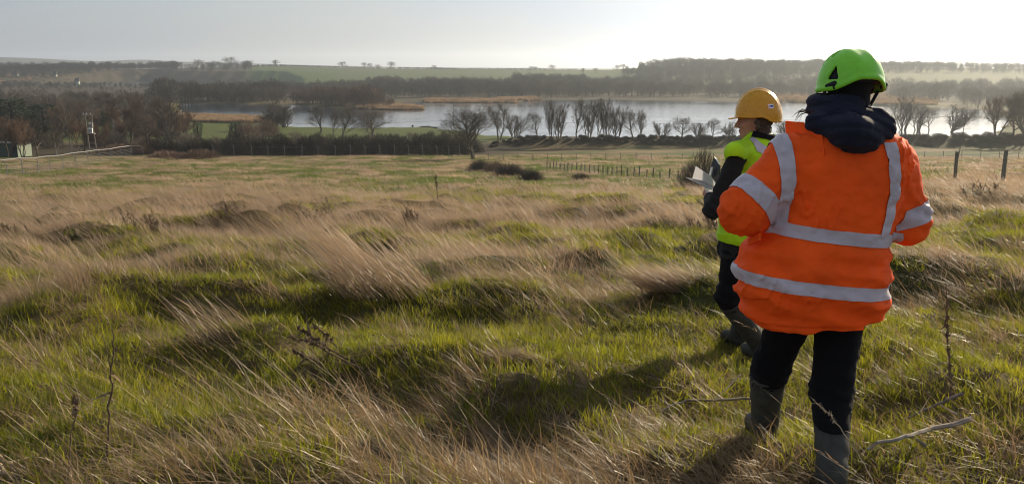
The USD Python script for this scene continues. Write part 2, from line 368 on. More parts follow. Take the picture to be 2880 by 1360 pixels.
def grow(seed, height, spread=0.6, stems=1, levels=5, kids=(7, 6, 5, 5), up=0.35, lean=(0, 0), first=0.25, trunk_r=None, thin=0.018, splay=0.35, wander=0.12, ratio=0.62):
    """A bare tree: returns (limb segments, twig segments)."""
    rng = np.random.default_rng(seed); thick, fine = [], []
    def branch(p, d, L, r, lev):
        n = 4 if lev < 2 else 2
        pts, dirs = [p], [d]
        for k in range(n):
            d = d + rng.normal(0, wander, 3) + np.array([0, 0, up * .18 if lev else .1]); d = d / np.linalg.norm(d)
            p = p + d * L / n; pts.append(p); dirs.append(d)
        end = max(r * .35, thin * .55)
        for k in range(n):
            ra, rb = r + (end - r) * k / n, r + (end - r) * (k + 1) / n
            (thick if lev < 2 else fine).append([*pts[k], *pts[k + 1], ra, rb])
        if lev >= levels - 1: return
        m = kids[min(lev, len(kids) - 1)]; m = max(2, int(round(m * rng.uniform(.8, 1.2))))
        ph = rng.uniform(0, 6.28)
        for c in range(m):
            t = (first if lev == 0 else .2) + (1 - (first if lev == 0 else .2)) * (c + rng.uniform(.2, .9)) / m; t = min(t, .98)
            k = min(int(t * n), n - 1); q = pts[k] + (pts[k + 1] - pts[k]) * (t * n - k); dd = dirs[k + 1]
            a = np.cross(dd, [.3, .2, 1.]); a /= np.linalg.norm(a); b = np.cross(dd, a); ph += 2.4 + rng.normal(0, .4)
            s = spread * rng.uniform(.75, 1.3)
            nd = dd * math.cos(s) + (a * math.cos(ph) + b * math.sin(ph)) * math.sin(s) + np.array([0, 0, up * .4])
            nd /= np.linalg.norm(nd)
            f = ratio * (1.15 - .55 * t) * rng.uniform(.75, 1.2)
            branch(q, nd, L * f, max(r * (1 - .6 * t) * .6, thin), lev + 1)
    for s in range(stems):
        th = rng.uniform(0, 6.28); k = splay * rng.uniform(.3, 1.) if stems > 1 else 0
        d0 = np.array([math.cos(th) * k + lean[0], math.sin(th) * k + lean[1], 1.]); d0 /= np.linalg.norm(d0)
        H = height * (.62 if levels > 3 else .75) * (rng.uniform(.75, 1.) if stems > 1 else 1.)
        branch(np.array([.25 * math.cos(th) * (stems > 1), .25 * math.sin(th) * (stems > 1), -.25]), d0, H, (trunk_r or height * .022) / (stems ** .35), 0)
    return np.array(thick), np.array(fine)

def tree_proto(name, m_trunk, m_crown, height, spray=4, max_spray=6000, **kw):
    thick, fine = grow(height=height, **kw)
    p = klass(name)
    v, f = frustums(thick, 5); top_z = max(thick[:, 5].max(), fine[:, 5].max())
    k = height / top_z; v = v * k
    rs = np.random.default_rng(kw.get('seed', 1) + 900); S = np.repeat(fine[fine[:, 6] < .05], spray, axis=0); S = S if len(S) else np.repeat(fine, spray, axis=0)
    if len(S) > max_spray: S = S[rs.choice(len(S), max_spray, replace=False)]
    d = S[:, 3:6] - S[:, :3]; d /= np.linalg.norm(d, axis=1, keepdims=True) + 1e-9
    g = d + rs.normal(0, .55, d.shape) + [0, 0, .25]; g /= np.linalg.norm(g, axis=1, keepdims=True)
    bp = S[:, :3] + (S[:, 3:6] - S[:, :3]) * rs.uniform(0, 1, (len(S), 1))
    sp = blades(bp, g, height * .06 * rs.uniform(.5, 1.6, len(S)), .009, rs.normal(0, .12, d.shape), rs, 1)
    w = join([frustums(fine, 3), sp]); wv = w[0] * k
    usdkit.mesh(stage, str(p.GetPath()) + '/trunk', (v, f), m_trunk)
    usdkit.mesh(stage, str(p.GetPath()) + '/crown', (wv, w[1]), m_crown)
    r = np.percentile(np.abs(wv[:, :2]), 97, axis=0).mean()
    return dict(path=p.GetPath(), h=height, r=float(r))

PT = {}
PT['oak'] = [tree_proto(f'spreading_tree_{k}', bark, twig, 10., seed=10 + k, spread=.75, levels=5, kids=(10, 7, 5, 4), up=.25, first=.2, trunk_r=.26, thin=.012, ratio=.66) for k in range(3)]
PT['bigoak'] = [tree_proto('great_spreading_tree_0', bark, twig, 10., seed=15, spread=.72, levels=5, kids=(11, 7, 6, 5), up=.2, first=.18, trunk_r=.30, thin=.012, ratio=.70, spray=2, max_spray=5000)]
PT['alder'] = [tree_proto(f'upright_tree_{k}', bark, twig, 10., seed=20 + k, spread=.5, stems=5 + k, levels=4, kids=(11, 6, 4), up=.55, first=.14, trunk_r=.15, thin=.011, splay=.34, ratio=.44) for k in range(3)]
PT['slim'] = [tree_proto(f'slender_tree_{k}', bark, twig, 10., seed=30 + k, spread=.5, stems=1 + k, levels=5, kids=(12, 6, 4, 3), up=.4, first=.2, trunk_r=.13, thin=.010, splay=.25, ratio=.46) for k in range(2)]
PT['wide'] = [tree_proto(f'willow_tree_{k}', bark, twig, 7., seed=40 + k, spread=.5, stems=6, levels=4, kids=(10, 7, 5), up=.3, first=.12, trunk_r=.2, thin=.012, splay=.95, ratio=.5) for k in range(2)]
PT['pale'] = [tree_proto(f'birch_tree_{k}', pale_bark, twig, 10., seed=50 + k, spread=.5, stems=1 + k, levels=5, kids=(10, 5, 4, 3), up=.3, first=.3, trunk_r=.15, thin=.015, splay=.3, ratio=.45, lean=(-.15, 0)) for k in range(2)]
PT['brown'] = [tree_proto(f'brown_tree_{k}', bark, red_twig, 9., seed=60 + k, spread=.55, stems=3, levels=5, kids=(8, 6, 5, 4), up=.35, first=.2, trunk_r=.2, thin=.02, splay=.5, ratio=.55) for k in range(3)]
PT['dead'] = [tree_proto('dead_tree_0', bark, dark_twig, 6., seed=71, spray=1, spread=.9, levels=3, kids=(5, 3), up=.1, first=.4, trunk_r=.25, thin=.04, lean=(-.5, 0), ratio=.5)]

def bush_proto(name, m, h, r, n, seed, hollow=.3, tw=.03, L=.5, updir=.6):
    """A dense thicket of short bent shoots filling a lumpy dome, with stems below."""
    rng = np.random.default_rng(seed)
    d = rng.normal(0, 1, (n * 3, 3)); d /= np.linalg.norm(d, axis=1, keepdims=True); d = d[d[:, 2] > -.1][:n]
    k = rng.uniform(hollow, 1, len(d)) ** .6
    lump = .72 + .5 * meshkit.fbm(d * 2.2 + seed * 3.1, 3, seed)
    p = d * (k * lump)[:, None] * [r, r, h] ; p[:, 2] = np.abs(p[:, 2])
    g = d + [0, 0, updir] + rng.normal(0, .55, d.shape); g /= np.linalg.norm(g, axis=1, keepdims=True)
    ln = L * rng.uniform(.5, 1.4, len(p))
    c = blades(p - g * ln[:, None] * .4, g, ln, tw * rng.uniform(.6, 1.4, len(p)), rng.normal(0, .18, d.shape), rng, 2)
    q = klass(name)
    st = []
    for _ in range(9):
        a = rng.uniform(0, 6.28); e = np.array([math.cos(a) * r * .6, math.sin(a) * r * .6, h * rng.uniform(.5, .8)])
        b0 = np.array([math.cos(a) * r * .25, math.sin(a) * r * .25, -.2]); mid = (b0 + e) / 2 + rng.normal(0, .1, 3)
        st += [[*b0, *mid, .05, .035], [*mid, *e, .035, .015]]
    usdkit.mesh(stage, str(q.GetPath()) + '/crown', join([c, frustums(np.array(st), 4)]), m)
    return dict(path=q.GetPath(), h=h * 1.05, r=r)
PT['bush'] = [bush_proto(f'scrub_bush_{k}', twig, 4., 2.6, 3800, 80 + k, tw=.035, L=.7) for k in range(3)]
PT['darkbush'] = [bush_proto(f'dark_bush_{k}', dark_twig, 3.6, 2.6, 4200, 90 + k, tw=.045, L=.6) for k in range(3)]
PT['redbush'] = [bush_proto(f'russet_bush_{k}', red_twig, 4., 2.8, 4000, 100 + k, tw=.035, L=.8, updir=1.1) for k in range(3)]
PT['bramble'] = [bush_proto(f'bramble_{k}', dark_twig, 1.4, 1.8, 3000, 110 + k, tw=.022, L=.75, updir=.3, hollow=.2) for k in range(2)]
PT['russet'] = [bush_proto(f'bracken_{k}', red_twig, 1.6, 2.6, 3600, 120 + k, tw=.035, L=.5, updir=.3) for k in range(2)]

def ivy_proto(name, seed, h, r):
    rng = np.random.default_rng(seed); n = 2600
    q = klass(name)
    z = rng.uniform(.05, 1, n); th = rng.uniform(0, 6.28, n)
    rr_ = r * (.55 + .5 * np.sin(z * 2.8)) * (.6 + .7 * meshkit.fbm(np.stack([np.cos(th) * 1.5, np.sin(th) * 1.5, z * 4], -1) + seed, 3, seed)) * rng.uniform(.6, 1, n)
    p = np.stack([rr_ * np.cos(th), rr_ * np.sin(th), z * h], -1)
    g = np.stack([np.cos(th), np.sin(th), -.2 + 0 * th], -1) + rng.normal(0, .5, (n, 3)); g /= np.linalg.norm(g, axis=1, keepdims=True)
    usdkit.mesh(stage, str(q.GetPath()) + '/trunk', frustums(np.array([[0, 0, -.2, 0, 0, h * .5, .25, .2], [0, 0, h * .5, .1, 0, h * .92, .2, .1]]), 6), bark)
    usdkit.mesh(stage, str(q.GetPath()) + '/ivy', blades(p, g, rng.uniform(.15, .35, n), .22, g * 0, rng, 2), ivy_leaf)
    return dict(path=q.GetPath(), h=h, r=r)
PT['ivy'] = [ivy_proto(f'ivy_tree_{k}', 130 + k, 6., 1.5) for k in range(2)]

trng = np.random.default_rng(7)
def plant(kind, px, py, top_py, wpx, name, label, cat='tree', group=None, dist=None, k=None):
    """A plant whose foot is seen at (px, py) in the photograph, with its true size from its distance."""
    b = along(px, dist) if dist else on_ground(px, py)
    b[2] = max(b[2], -.1) - .05
    depth = b[1] * math.cos(PITCH) - (b[2] - CAM_Z) * math.sin(PITCH)
    pr = PT[kind][(k if k is not None else trng.integers(0, 99)) % len(PT[kind])]
    h = abs(py - top_py) * depth / FPX; sz = h / pr['h']; sx = (wpx / 2) * depth / FPX / pr['r'] if wpx else sz
    sx = float(np.clip(sx * 1.15, .5 * sz, 2.2 * sz))
    return copy_of(pr['path'], name, label, cat, b, trng.uniform(0, 6.28), (sx, sx, sz), group)

# trees along the near shore, left to right
T = [
 ('wide', 752, 362, 286, 120, 'willow_tree', 'broad grey willow at the left end of the lakeside pasture'),
 ('wide', 799, 358, 296, 62, 'willow_tree', 'leaning willow with dark trunk on the water edge at the left of the pasture'),
 ('slim', 901, 374, 301, 60, 'bare_tree', 'first bare tree on the lakeside pasture, slender and open'),
 ('slim', 938, 384, 312, 30, 'bare_tree', 'thin upright bare tree just left of the twin stemmed one on the pasture'),
 ('slim', 968, 391, 304, 82, 'bare_tree', 'twin stemmed bare tree in the middle of the lakeside pasture'),
 ('oak', 1051, 391, 304, 98, 'bare_tree', 'spreading bare tree on the pasture left of the stone ruin'),
 ('slim', 1399, 396, 296, 70, 'bare_tree', 'tall bare tree just right of the large spreading tree, against the lake'),
 ('wide', 1445, 388, 318, 66, 'willow_tree', 'low round fan shaped tree on the shore right of the large spreading tree'),
 ('oak', 1512, 392, 316, 56, 'bare_tree', 'smaller bare tree between the round fan shaped one and the tall clump'),
 ('alder', 1550, 393, 280, 46, 'alder_tree', 'tall bushy alder, left one of the first tall pair on the shore'),
 ('alder', 1572, 393, 284, 44, 'alder_tree', 'tall bushy alder, right one of the first tall pair on the shore'),
 ('slim', 1622, 394, 282, 46, 'bare_tree', 'slender tree at the left of the big clump on the shore'),
 ('alder', 1656, 393, 279, 44, 'alder_tree', 'tallest multi stemmed alder in the big clump on the shore'),
 ('slim', 1680, 394, 283, 44, 'bare_tree', 'dark stemmed tree in the middle of the big clump on the shore'),
 ('alder', 1704, 394, 281, 42, 'alder_tree', 'tall alder right of the middle of the big clump on the shore'),
 ('alder', 1736, 393, 290, 46, 'alder_tree', 'alder leaning outwards at the right end of the big clump'),
 ('oak', 1779, 393, 304, 62, 'bare_tree', 'bare tree with upright limbs right of the big clump'),
 ('slim', 1803, 393, 314, 40, 'bare_tree', 'short bare tree beside the gap of open water right of the big clump'),
 ('wide', 1864, 391, 342, 52, 'willow_tree', 'low straggly bush-like tree right of the gap of open water'),
 ('oak', 1917, 393, 326, 56, 'bare_tree', 'small round crowned bare tree left of the man in the yellow helmet'),
 ('wide', 1962, 391, 340, 46, 'willow_tree', 'low shrubby tree between two round crowned ones near the yellow helmet'),
 ('oak', 2003, 392, 332, 52, 'bare_tree', 'small bare tree on the shore just left of the papers and yellow helmet'),
 ('wide', 2052, 390, 338, 44, 'willow_tree', 'tangled low tree on the shore left of the face of the man in yellow'),
 ('wide', 2205, 388, 340, 50, 'willow_tree', 'low tangled tree between the two helmets on the shore'),
 ('alder', 2540, 376, 282, 66, 'alder_tree', 'bushy bare tree on the shore just right of the person in orange'),
 ('alder', 2578, 377, 300, 56, 'alder_tree', 'second bushy bare tree right of the person in orange'),
 ('oak', 2612, 378, 306, 50, 'bare_tree', 'thin bare tree left of the fallen willow at the right'),
 ('wide', 2665, 382, 304, 100, 'willow_tree', 'sprawling half fallen willow standing in the flooded edge at the right'),
 ('brown', 2800, 388, 262, 80, 'bare_tree', 'tall dense tree at the right edge of the lake, left one of the group'),
 ('oak', 2848, 388, 250, 90, 'bare_tree', 'tall dense tree at the right edge of the lake, middle one of the group'),
 ('brown', 2895, 389, 256, 90, 'bare_tree', 'tall dense tree cut by the right edge of the picture beside the lake'),
 ('bigoak', 1331, 449, 292, 150, 'bare_tree', 'large spreading bare tree at the end of the cranked post fence'),
]
for t in T: plant(*t)
# low scrub along the shore under those trees
for k, px in enumerate([1490, 1600, 1640, 1720, 1760, 1835, 1890, 1935, 1985, 2025, 2080, 2140]):
    plant('darkbush', px, 393, 393 - trng.uniform(6, 15), trng.uniform(26, 44), 'shore_bush', 'low dark bush under the bare trees on the near shore', 'bush', 'low bushes along the near shore')
for k, px in enumerate([2515, 2560, 2600, 2640, 2700, 2745, 2780, 2830, 2870]):
    plant('darkbush', px, 387, 387 - trng.uniform(8, 20), trng.uniform(40, 60), 'shore_bush', 'low dark bush on the flooded shore right of the person in orange', 'bush', 'low bushes on the flooded right shore')

def c1(x, y): return x * .3618, 120 + y * .3618
S = [
 ('brown', 55, 890, 560, 230, 'bare_tree', 'dark brown tree behind the pale end cabin, nearest the left edge'),
 ('ivy', 110, 720, 440, 210, 'ivy_tree', 'dark green ivy covered tree near the left edge above the cabin'),
 ('brown', 180, 890, 590, 200, 'bare_tree', 'dark brown tree right above the pale cabin wall'),
 ('oak', 300, 880, 560, 240, 'bare_tree', 'dense dark tree between the cabin and the pale leaning trunk'),
 ('pale', 425, 890, 600, 160, 'birch_tree', 'tree with pale leaning trunk on the green strip behind the railed fence'),
 ('pale', 558, 860, 480, 200, 'birch_tree', 'tall tree with crooked pale trunk left of the transformer poles'),
 ('brown', 640, 860, 580, 170, 'bare_tree', 'dark brown tree directly left of the transformer poles'),
 ('ivy', 350, 700, 480, 210, 'ivy_tree', 'greenish dark tree behind the pale trunks at the left'),
 ('brown', 480, 740, 470, 240, 'bare_tree', 'russet crowned tree behind the tall crooked pale trunk'),
 ('oak', 640, 700, 400, 260, 'bare_tree', 'brown crown rising behind the transformer poles, left one'),
 ('pale', 860, 720, 395, 290, 'bare_tree', 'spreading tree with pale limbs right of the transformer poles'),
 ('ivy', 840, 720, 540, 70, 'ivy_tree', 'narrow ivy clad trunk right of the transformer poles'),
 ('brown', 930, 800, 600, 200, 'bare_tree', 'low brown tree above the nearer russet mound'),
 ('brown', 1020, 790, 470, 220, 'bare_tree', 'brown tree in the middle of the left wood'),
 ('oak', 1160, 800, 540, 230, 'bare_tree', 'dark dense tree left of the tall one with pale trunk'),
 ('pale', 1330, 800, 415, 310, 'bare_tree', 'tall brown tree with pale trunk at the right end of the left wood'),
 ('brown', 1420, 790, 520, 170, 'bare_tree', 'smaller brown tree at the right edge of the left wood beside the reeds'),
 ('brown', 1220, 720, 395, 260, 'bare_tree', 'far brown crown behind the tall tree at the right of the left wood'),
 ('brown', 760, 860, 620, 140, 'bare_tree', 'low dark tree just right of the transformer poles'),
 ('ivy', 1540, 742, 618, 66, 'ivy_tree', 'ivy clad stump standing alone at the left of the lakeside pasture'),
 ('ivy', 1835, 745, 618, 84, 'ivy_tree', 'ivy clad stump right of the dead leaning tree'),
 ('dead', 1768, 738, 600, 100, 'dead_tree', 'dead leaning tree between the two ivy clad stumps'),
 ('redbush', 1930, 745, 590, 190, 'russet_bush', 'large russet bush at the left end of the lakeside pasture'),
 ('redbush', 2080, 730, 580, 190, 'russet_bush', 'russet bush in front of the broad grey willow'),
]
for kind, x, y, t, w, name, label in S:
    (px, py), tp = c1(x, y), 120 + t * .3618
    plant(kind, px, py, tp, w * .3618, name, label, 'bush' if 'bush' in name else 'tree')
# filling growth among them
for k in range(34):
    x = trng.uniform(-60, 1480); y = trng.uniform(640, 860)
    px, py = c1(x, y); kind = ['bush', 'darkbush', 'brown', 'redbush', 'bush'][k % 5]
    plant(kind, px, py, py - trng.uniform(38, 66), trng.uniform(50, 90), 'scrub_bush', 'bare brown scrub growing among the trees of the left wood', 'bush', 'scrub of the left wood')
# dark hedge behind the cranked-post fence
hx = np.arange(372, 1326, 27)
for k, px in enumerate(hx):
    edge = np.interp(px, [372, 560, 640, 900, 1040, 1140, 1240, 1326], [402, 396, 382, 386, 380, 380, 376, 398])
    plant(['darkbush', 'bush', 'darkbush', 'darkbush'][k % 4], px + trng.uniform(-8, 8), 444, edge + trng.uniform(-6, 8), trng.uniform(52, 80), 'hedge_bush', 'dark bare bush in the hedge behind the cranked post fence', 'bush', 'hedge bushes behind the cranked post fence', dist=186 + 10 * (k % 2))
# brambles and mounds
for px, py, tp, w, kind, lab in [
    (330, 434, 404, 110, 'russet', 'russet bramble mound right of the transformer poles, behind the end of the railed fence'),
    (395, 436, 402, 90, 'russet', 'russet bramble mound at the far end of the railed fence'),
    (470, 447, 420, 120, 'russet', 'pale brown bramble mound in front of the left end of the dark hedge'),
    (560, 448, 418, 120, 'russet', 'brown bramble mound at the left end of the cranked post fence'),
    (1348, 480, 444, 66, 'bramble', 'dark bramble heap at the foot of the large spreading bare tree'),
    (1392, 486, 452, 70, 'russet', 'brown bramble bank right of the large spreading bare tree'),
    (1440, 492, 462, 70, 'russet', 'brown rough bank between the two dark bramble heaps'),
    (1492, 510, 474, 76, 'bramble', 'dark bramble heap at the left end of the low post fence'),
    (1430, 500, 462, 90, 'bramble', 'long dark bramble bank below the rough brown bank'),
    (1633, 516, 484, 60, 'bramble', 'round dark bramble bush standing in front of the low post fence')]:
    plant(kind, px, py, tp, w, 'bramble', lab, 'bramble')
plant('bush', 1972, 566, 408, 120, 'bare_bush', 'bare thin bush beyond the papers of the man in the yellow helmet', 'bush', dist=42)
plant('bush', 1938, 566, 452, 80, 'bare_bush', 'low bare bush at the right end of the low post fence', 'bush', dist=44)
# ------------------------------------------------------------------ far woods, reeds and things on the skyline
def instancer(path, protos, pos, yaw, scale, which, label=None):
    path = numbered(path)
    pi = UsdGeom.PointInstancer.Define(stage, path)
    holder = UsdGeom.Scope.Define(stage, path + '/sources')
    rel_ = pi.CreatePrototypesRel()
    for k, (mesh, mat) in enumerate(protos):
        if isinstance(mesh, str):
            x = UsdGeom.Xform.Define(stage, f'{path}/sources/source_{k}'); x.GetPrim().GetReferences().AddInternalReference(mesh)
        else: x = usdkit.mesh(stage, f'{path}/sources/source_{k}', mesh, mat)
        rel_.AddTarget(x.GetPath())
    pi.CreatePositionsAttr(Vt.Vec3fArray.FromNumpy(np.asarray(pos, np.float32)))
    q = np.zeros((len(pos), 4), np.float32); q[:, 0] = np.cos(yaw / 2); q[:, 3] = np.sin(yaw / 2)
    pi.CreateOrientationsAttr(Vt.QuathArray([Gf.Quath(float(a[0]), 0.0, 0.0, float(a[3])) for a in q]))
    pi.CreateScalesAttr(Vt.Vec3fArray.FromNumpy(np.asarray(scale, np.float32)))
    pi.CreateProtoIndicesAttr(Vt.IntArray.FromNumpy(np.asarray(which, np.int32)))
    tag(pi, label, kind='stuff')
    return pi

def far_tree(seed, h=10., r=3.6, n=620, narrow=False):
    rng = np.random.default_rng(seed); d = rng.normal(0, 1, (n, 3)); d /= np.linalg.norm(d, axis=1, keepdims=True)
    k = rng.uniform(.35, 1, n) ** .5 * (.7 + .6 * meshkit.fbm(d * 2 + seed, 3, seed))
    c = np.array([0, 0, h * .56]); p = c + d * k[:, None] * [r, r, h * .42]
    g = d * .7 + [0, 0, .8] + rng.normal(0, .35, d.shape); g /= np.linalg.norm(g, axis=1, keepdims=True)
    b = blades(p - g * .5, g, rng.uniform(.8, 1.8, n), rng.uniform(.07, .16, n), rng.normal(0, .15, d.shape), rng, 1)
    st = []
    for j in range(rng.integers(1, 4)):
        o_ = rng.normal(0, .5, 2); e = np.array([o_[0] * 2, o_[1] * 2, h * .6]); st.append([o_[0], o_[1], -.5, *e, .16, .08])
        for _ in range(4):
            t = rng.uniform(.4, 1); s0 = np.array([o_[0], o_[1], 0]) * (1 - t) + e * t; s1 = s0 + rng.normal(0, 1, 3) * [1.4, 1.4, .5] + [0, 0, 2.]; st.append([*s0, *s1, .07, .03])
    return join([b, frustums(np.array(st), 3)])
wood_grey = wood_look('far_wood_grey_look', (.075, .062, .048), (.12, .098, .075), scale=.02)
wood_red = wood_look('far_wood_russet_look', (.105, .068, .045), (.16, .105, .07), scale=.05)
wood_dark = wood_look('far_wood_dark_look', (.04, .042, .034), (.07, .068, .052), scale=.02)
FT = [far_tree(200 + k, r=[3.4, 4.2, 3.0][k % 3]) for k in range(4)]
wr = np.random.default_rng(77)
def wood(name, label, regions, mat):
    P = []; H = []
    for px0, px1, d0, d1, h0, h1, n in regions:
        px = wr.uniform(px0, px1, n); d = np.sqrt(wr.uniform(d0 ** 2, d1 ** 2, n)); x = (px - 1440) / FPX * d * 1.005
        sd = lake_depth(x, d); ok = sd < -2.0
        x, d = x[ok], d[ok]; z = height(x, d, False)
        P.append(np.stack([x, d, z], -1)); H.append(wr.uniform(h0, h1, len(x)) * (.75 + .5 * meshkit.noise(np.stack([x / 45, d / 45, 0 * x], -1), 6)))
    P, H = np.vstack(P), np.concatenate(H) / 10.
    w = H * wr.uniform(.85, 1.35, len(H))
    instancer('/World/' + name, [(m, mat) for m in FT], P, wr.uniform(0, 6.28, len(P)), np.stack([w, w, H], -1), wr.integers(0, len(FT), len(P)), label)
wood('far_shore_woodland', 'grey leafless belt of trees along the far shore of the lake', [(1060, 1560, 668, 900, 8, 12, 420), (1560, 2330, 676, 900, 7, 11, 560), (2300, 2480, 760, 900, 5, 8, 60), (560, 1080, 640, 900, 6, 9, 330), (700, 1360, 850, 900, 5, 8, 200)], wood_grey)
wood('island_thicket', 'russet leafless thicket on the low island in the lake', [(780, 1075, 512, 575, 8, 12, 210), (1000, 1110, 505, 560, 3, 5, 60)], wood_red)
wood('left_woodland', 'bare grey scrub woodland left of the lake', [(460, 800, 560, 640, 9, 14, 190), (-80, 470, 340, 600, 5, 9, 300), (-80, 720, 640, 950, 3, 6, 110)], wood_grey)
wood('distant_woodland', 'distant dark woods below the skyline at the left', [(-80, 520, 1400, 1800, 7, 13, 1000), (480, 720, 1150, 1600, 7, 12, 130), (-80, 480, 960, 1080, 4, 6, 170), (-80, 480, 1300, 1400, 5, 8, 200), (690, 1320, 1610, 1640, 1.8, 3, 700), (1200, 1620, 1450, 1640, 1.6, 2.8, 420)], wood_dark)
wood('hill_woodland', 'hazy dark wood covering the hill on the right', [(1790, 2330, 930, 1260, 5.5, 10.5, 1150), (1745, 1800, 1050, 1200, 5, 8, 50), (2330, 2960, 1000, 1180, 5, 8.5, 700), (1440, 1640, 850, 1000, 10, 14, 130), (1640, 1800, 860, 1000, 6, 9, 120)], wood_dark)
wood('right_shore_woodland', 'hazy bare trees along the far right shore', [(2480, 2960, 600, 800, 8, 13, 170), (2680, 2960, 440, 600, 8, 12, 70)], wood_grey)

def reed_patch(seed):
    rng = np.random.default_rng(seed); n = 240
    b = np.stack([rng.uniform(-2.2, 2.2, n), rng.uniform(-2.2, 2.2, n), 0 * rng.uniform(size=n)], -1)
    g = rng.normal(0, .12, (n, 3)) + [-.08, 0, 1]
    return blades(b, g, rng.uniform(1.5, 2.4, n), .13, np.tile([-.10, 0, -.03], (n, 1)), rng, 2)
RP = [reed_patch(300 + k) for k in range(3)]
def reeds(name, label, polys):
    P = []
    for poly, n in polys:
        w = poly_world(poly); lo, hi = w.min(0), w.max(0)
        q = wr.uniform(lo, hi, (n * 3, 2)); q = q[signed(w, q[:, 0], q[:, 1]) > 0][:n]
        z = np.maximum(height(q[:, 0], q[:, 1], False), -.15); P.append(np.column_stack([q, z]))
    P = np.vstack(P); s = wr.uniform(.5, .85, len(P))
    instancer('/World/' + name, [(m, reed_leaf) for m in RP], P, wr.normal(0, .4, len(P)), np.stack([s, s, s], -1), wr.integers(0, 3, len(P)), label)
reeds('reed_bed', 'straw coloured reed bed on the near left shore of the lake', [([(515, 331), (690, 334), (735, 339), (745, 349), (640, 350), (520, 347)], 380), ([(60, 288), (240, 286), (260, 306), (60, 310)], 400)])
reeds('reed_bed', 'pale reed spit running out from the russet island', [([(960, 299), (1110, 300), (1192, 305), (1185, 309), (1060, 309), (980, 306)], 420)])
reeds('reed_bed', 'two long reed banks standing in the middle of the far shore', [([(1195, 284), (1250, 283), (1262, 289), (1200, 289)], 160), ([(1262, 285), (1450, 284), (1454, 289.5), (1262, 289.5)], 420), ([(1400, 281), (1500, 278), (1520, 281.5), (1460, 285)], 300)])
reeds('reed_bed', 'reddish brown marsh on the far shore beside the green helmet', [([(2180, 268), (2470, 268), (2640, 276), (2630, 299), (2470, 296), (2190, 287)], 1400)])
reeds('reed_bed', 'brown marsh beyond the trees at the far left', [([(0, 218), (280, 218), (310, 228), (200, 235), (0, 240)], 900)])

SK = [(510, 184, 166, 28, 'rounded tree at the left end of the far skyline row'), (552, 184, 159, 42, 'large dark spreading tree on the far left skyline'), (608, 186, 166, 30, 'dark tree right of the large spreading one on the left skyline'),
      (651, 187, 156, 48, 'tallest twiggy tree on the far left skyline'), (700, 188, 169, 34, 'low round tree right of the tallest one on the left skyline'), (776, 187, 168, 22, 'lone round tree on the skyline above the barn'),
      (964, 195, 176, 27, 'lone wide round tree on the middle skyline'), (1024, 195, 177, 20, 'first tree of the small skyline group at the centre'), (1043, 195, 179, 18, 'second tree of the small skyline group at the centre'),
      (1062, 196, 184, 22, 'low wide tree of the small skyline group at the centre'), (1096, 196, 175, 29, 'biggest round tree at the right end of the central skyline group'), (1221, 198, 186, 14, 'tiny lone tree on the skyline right of the centre'),
      (1492, 200, 188, 18, 'left one of a close pair of skyline trees'), (1505, 200, 189, 14, 'right one of a close pair of skyline trees'), (1553, 200, 184, 21, 'lone fan shaped tree on the skyline right of the close pair'),
      (1642, 198, 182, 17, 'round tree on the skyline left of the wooded hill'), (1676, 198, 183, 18, 'second tree left of the wooded hill'), (1735, 197, 178, 22, 'bushy tree at the foot of the wooded skyline'), (1753, 197, 177, 22, 'open crowned tree touching the wooded hill')]
for px, py, tp, w, lab in SK:
    plant('oak', px, py, tp, w, 'skyline_tree', lab, dist=1655 if px < 1450 else (1500 if px < 1600 else 1250))

def box(lo, hi): return trimesh.creation.box(bounds=[lo, hi])
M_wallp = shiny('pale_wall', (.50, .56, .44), .8, .2, 0, .1)
M_slate = shiny('dark_roof', (.07, .065, .06), .7, .3, 0, .3)
M_cab = shiny('green_wall', (.05, .07, .055), .6, .3, 0, .25)
M_stone = shiny('old_stone', (.13, .12, .10), .9, .2, 0, .5)
M_galv = shiny('galvanised_steel', (.19, .19, .185), .5, .5, 0, .2)
M_white = shiny('white_paint', (.78, .78, .76), .5, .4, 0, .05)
M_post = old_wood
def house(px, d, w, dep, h, rh, label, name='far_house', wall=None, rot=0.0, cat='house'):
    b = along(px, d); t = thing(name, label, cat, b - [0, 0, .3], rot)
    part(t, 'wall', box([-w / 2, -dep / 2, 0], [w / 2, dep / 2, h + .3]), wall or M_wallp)
    v = np.array([[-w / 2 - .3, -dep / 2 - .3, h + .31], [w / 2 + .3, -dep / 2 - .3, h + .31], [w / 2 + .3, dep / 2 + .3, h + .31], [-w / 2 - .3, dep / 2 + .3, h + .31], [-w / 2 - .3, 0, h + rh], [w / 2 + .3, 0, h + rh]])
    part(t, 'roof', (v, np.array([[0, 1, 5], [0, 5, 4], [2, 3, 4], [2, 4, 5], [0, 4, 3], [1, 2, 5], [0, 3, 2], [0, 2, 1]])), M_slate)
    return t
house(763, 1010, 10.5, 6, 2.6, 4.0, 'dark barn standing alone on the green field beyond the lake', 'barn', M_slate, cat='barn')
for px, d, w, lab in ((46, 1330, 5, 'small pale house among the far left woods, left one'), (156, 1320, 4.5, 'small pale house in the middle of the far left woods'), (218, 1300, 5.5, 'pale house with the widest gable among the far left woods'), (474, 1330, 4, 'tiny white house left of the far skyline trees')):
    t = house(px, d, w, 4, 3.6, 5.4, lab)
    for s in (-1, 1): part(t, 'window', box([s * w / 4 - .4, -2.06, 1.6], [s * w / 4 + .4, -1.95, 2.7]), M_slate)
